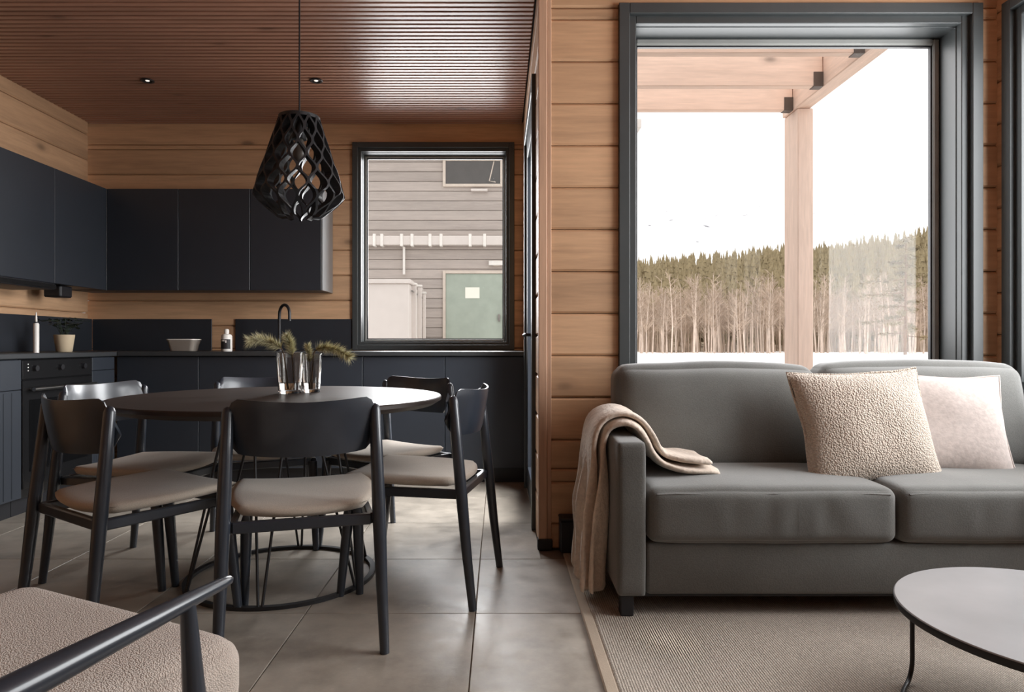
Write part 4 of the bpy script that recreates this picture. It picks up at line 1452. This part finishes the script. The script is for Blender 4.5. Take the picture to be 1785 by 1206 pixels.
# birches
bmz, btz = [], []
for k in range(7):
    tv, tf, v, f = birch_geo(10, rs, 26, 4)
    btz.append(MB().add(tv, tf).mesh('trunk', M['birch_trunk'])); bmz.append(MB().add(v, f).mesh('branches', M['birch']))
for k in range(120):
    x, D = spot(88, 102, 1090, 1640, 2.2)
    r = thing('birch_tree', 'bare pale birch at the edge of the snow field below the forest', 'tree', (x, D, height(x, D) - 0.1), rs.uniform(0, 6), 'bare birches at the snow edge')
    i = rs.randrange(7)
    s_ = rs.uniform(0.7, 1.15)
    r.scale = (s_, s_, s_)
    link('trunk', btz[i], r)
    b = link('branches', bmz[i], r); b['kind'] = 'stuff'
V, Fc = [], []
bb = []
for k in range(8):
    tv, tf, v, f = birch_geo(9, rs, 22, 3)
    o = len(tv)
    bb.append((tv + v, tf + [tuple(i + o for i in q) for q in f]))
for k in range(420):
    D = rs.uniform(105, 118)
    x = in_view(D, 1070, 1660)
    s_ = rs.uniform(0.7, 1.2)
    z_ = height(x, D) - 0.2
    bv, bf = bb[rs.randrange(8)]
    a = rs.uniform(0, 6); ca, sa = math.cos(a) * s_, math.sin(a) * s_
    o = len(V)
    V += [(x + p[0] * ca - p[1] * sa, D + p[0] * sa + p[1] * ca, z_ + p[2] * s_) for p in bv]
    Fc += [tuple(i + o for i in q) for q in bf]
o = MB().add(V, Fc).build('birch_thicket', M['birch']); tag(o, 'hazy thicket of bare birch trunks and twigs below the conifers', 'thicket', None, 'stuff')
# tall pine at the right edge of the view
D = 84.0
xp = px(1578, D)
pn = thing('pine_tree', 'tall ragged pine with drooping branches at the edge of the big window', 'tree', (xp, D, height(xp, D) - 0.1))
hp = 15.0
v, f = [], []
tube4(v, f, (0, 0, 0), (0.1, 0, hp), 0.2, 0.05, 8)
MB().add(v, f).build('trunk', M['pine_bark'], pn)
for k in range(30):
    t = 0.16 + 0.84 * k / 30
    a = k * 2.4 + rs.uniform(-0.4, 0.4)
    L = (1 - t * 0.72) * rs.uniform(2.8, 5.0)
    if k in (5, 13, 17): a, L = PI + 0.1, 6.2
    p0 = Vector((0.1 * t, 0, hp * t)); p1 = p0 + Vector((math.cos(a) * L, math.sin(a) * L, -0.12 * L + 0.25))
    v, f = [], []
    tube4(v, f, p0, p1, 0.06, 0.02, 4)
    br = MB().add(v, f).build('branch', M['pine_bark'], pn)
    nd = MB()
    for q in range(70):
        s_ = rs.uniform(0.25, 1.0)
        p = p0.lerp(p1, s_) + Vector((rs.gauss(0, 0.22), rs.gauss(0, 0.22), rs.gauss(0, 0.14)))
        d = Vector((rs.gauss(0, 1), rs.gauss(0, 1), rs.gauss(0, 0.5))).normalized() * 0.42
        e = d.cross(Vector((rs.gauss(0, 1), rs.gauss(0, 1), 1))).normalized() * 0.10
        nd.add([p - e, p + e, p + d], [(0, 1, 2)])
    nd.build('needles', M['conifer'], br, kind='stuff')

# ------------------------------------------------------------------ neighbouring house through the kitchen window
HD = 11.7
hx = lambda x: (x - CX) * HD / F
hz = lambda y: H + (CY - y) * HD / F
gk = MB().box(-60, 0.42, D2 + 0.3, 60, GZ - 0.3, -0.12).build('ground_yard', M['snow']); tag(gk, 'snowy yard between the kitchen and the grey house', 'snow', None, 'structure')
hs_ = thing('neighbour_house', 'grey timber-clad house outside the kitchen window', 'house', (0, HD, 0))
XA, XB = -5.2, 2.2
MB().box(XA, XB, 0.03, 4.0, -0.12, 4.6).build('wall_core', M['siding'], hs_)
zz = -0.12
pit = 0.17
while zz < 4.5:
    MB().bbox(XA, XB, -0.002, 0.03, zz + 0.003, zz + pit - 0.005, 0.006).build('siding_board', M['siding'], hs_, loc=(0, 0, 0))
    zz += pit
MB().bbox(XA - 0.2, XB + 0.2, -0.4, 4.4, 4.6, 4.75, 0.01).build('roof', M['house_white'], hs_)
# small high window
wi = MB()
x0, x1, z0, z1 = hx(772), hx(877), hz(326), hz(276)
for a in ((x0, x0 + 0.05, z0, z1), (x1 - 0.05, x1, z0, z1), (x0 + 0.05, x1 - 0.05, z0, z0 + 0.05), (x0 + 0.05, x1 - 0.05, z1 - 0.05, z1)):
    wi.bbox(a[0], a[1], -0.04, 0.0, a[2], a[3], 0.004)
wf = wi.build('window', M['house_frame'], hs_)
MB().box(x0 + 0.05, x1 - 0.05, -0.018, -0.012, z0 + 0.05, z1 - 0.05).build('pane', M['dark_glass'], wf)
MB().tube([(hx(861), -0.022, z1 - 0.06), (hx(853), -0.022, z0 + 0.10), (hx(864), -0.022, z0 + 0.08)], 0.010, 6).build('window_stay', M['house_frame'], wf)
MB().bbox(hx(821), hx(850), -0.06, 0.0, hz(334), hz(330), 0.004).build('ledge', M['house_white'], hs_, label='small pale ledge under the window')
# door
x0, x1, z1 = hx(772), hx(882), hz(472)
fr = MB().bbox(x0, x0 + 0.05, -0.04, 0, -0.1, z1, 0.004).bbox(x1 - 0.05, x1, -0.04, 0, -0.1, z1, 0.004).bbox(x0 + 0.05, x1 - 0.05, -0.04, 0, z1 - 0.05, z1, 0.004).build('door_frame', M['house_frame'], hs_)
dl = MB().bbox(x0 + 0.052, x1 - 0.052, -0.02, 0.0, -0.1, z1 - 0.052, 0.004).build('door', M['house_door'], hs_, label='grey green door')
MB().bbox(hx(811), hx(836), -0.026, -0.02, hz(520), hz(501), 0.001).build('notice', M['paper'], dl, label='pale paper notice on the door')
MB().bbox(hx(868), hx(872), -0.06, -0.02, hz(560), hz(548), 0.003).build('door_handle', M['steel'], dl)
# pale bar standing in for an indoor light reflected in the kitchen glass
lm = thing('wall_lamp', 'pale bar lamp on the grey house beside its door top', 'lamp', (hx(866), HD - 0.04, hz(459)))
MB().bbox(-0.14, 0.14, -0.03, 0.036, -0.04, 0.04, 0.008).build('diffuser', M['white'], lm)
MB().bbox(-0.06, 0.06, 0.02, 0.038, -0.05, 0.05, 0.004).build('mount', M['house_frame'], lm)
# gutter-like rail with brackets and downpipe
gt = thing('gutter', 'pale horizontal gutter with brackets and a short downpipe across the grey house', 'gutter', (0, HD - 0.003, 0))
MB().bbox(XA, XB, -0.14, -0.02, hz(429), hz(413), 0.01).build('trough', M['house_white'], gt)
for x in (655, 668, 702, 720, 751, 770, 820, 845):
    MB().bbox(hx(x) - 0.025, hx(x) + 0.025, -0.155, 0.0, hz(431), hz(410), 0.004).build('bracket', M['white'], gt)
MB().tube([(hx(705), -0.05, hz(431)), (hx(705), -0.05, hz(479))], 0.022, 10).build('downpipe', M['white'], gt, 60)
# white shed boxes
D = 9.6
hx2 = lambda x: (x - CX) * D / F
hz2 = lambda y: H + (CY - y) * D / F
sb = thing('white_shed', 'flat white shed box in front of the grey house', 'shed', (hx2(680), D, -0.12))
w2 = (hx2(713) - hx2(600)) / 2
sb.location.x = (hx2(713) + hx2(600)) / 2
hh = hz2(494) + 0.12
MB().bbox(-w2, w2, 0.0, 1.5, 0.0, hh, 0.01).build('shed_body', M['house_white'], sb)
MB().bbox(-w2 - 0.03, w2 + 0.03, -0.03, 1.55, hh, hh + 0.06, 0.008).build('lid', M['house_white'], sb)
MB().tube([(w2 + 0.03, 0.1, hh - 0.1), (w2 + 0.03, 1.4, hh - 0.1)], 0.012, 8).build('rail', M['steel'], sb, 60)
for i, (xa, xb, yt, dd_) in enumerate(((716, 726, 497, 9.9), (728, 735, 500, 10.3), (737, 742, 512, 10.8))):
    xx0, xx1 = (xa - CX) * dd_ / F, (xb - CX) * dd_ / F
    zt_ = H + (CY - yt) * dd_ / F
    p = thing('white_locker', ['widest upright white locker beside the white shed', 'middle upright white locker beside the white shed', 'narrow last upright white locker beside the white shed'][i], 'locker', ((xx0 + xx1) / 2, dd_, -0.12), 0, 'white lockers by the shed')
    hw_ = (xx1 - xx0) / 2
    MB().bbox(-hw_, hw_, -0.02, 0.02, 0.0, zt_ + 0.12, 0.006).build('locker_body', M['house_white'], p)
    MB().bbox(-hw_ - 0.01, hw_ + 0.01, -0.03, 0.03, zt_ + 0.12, zt_ + 0.15, 0.004).build('cap', M['white'], p)
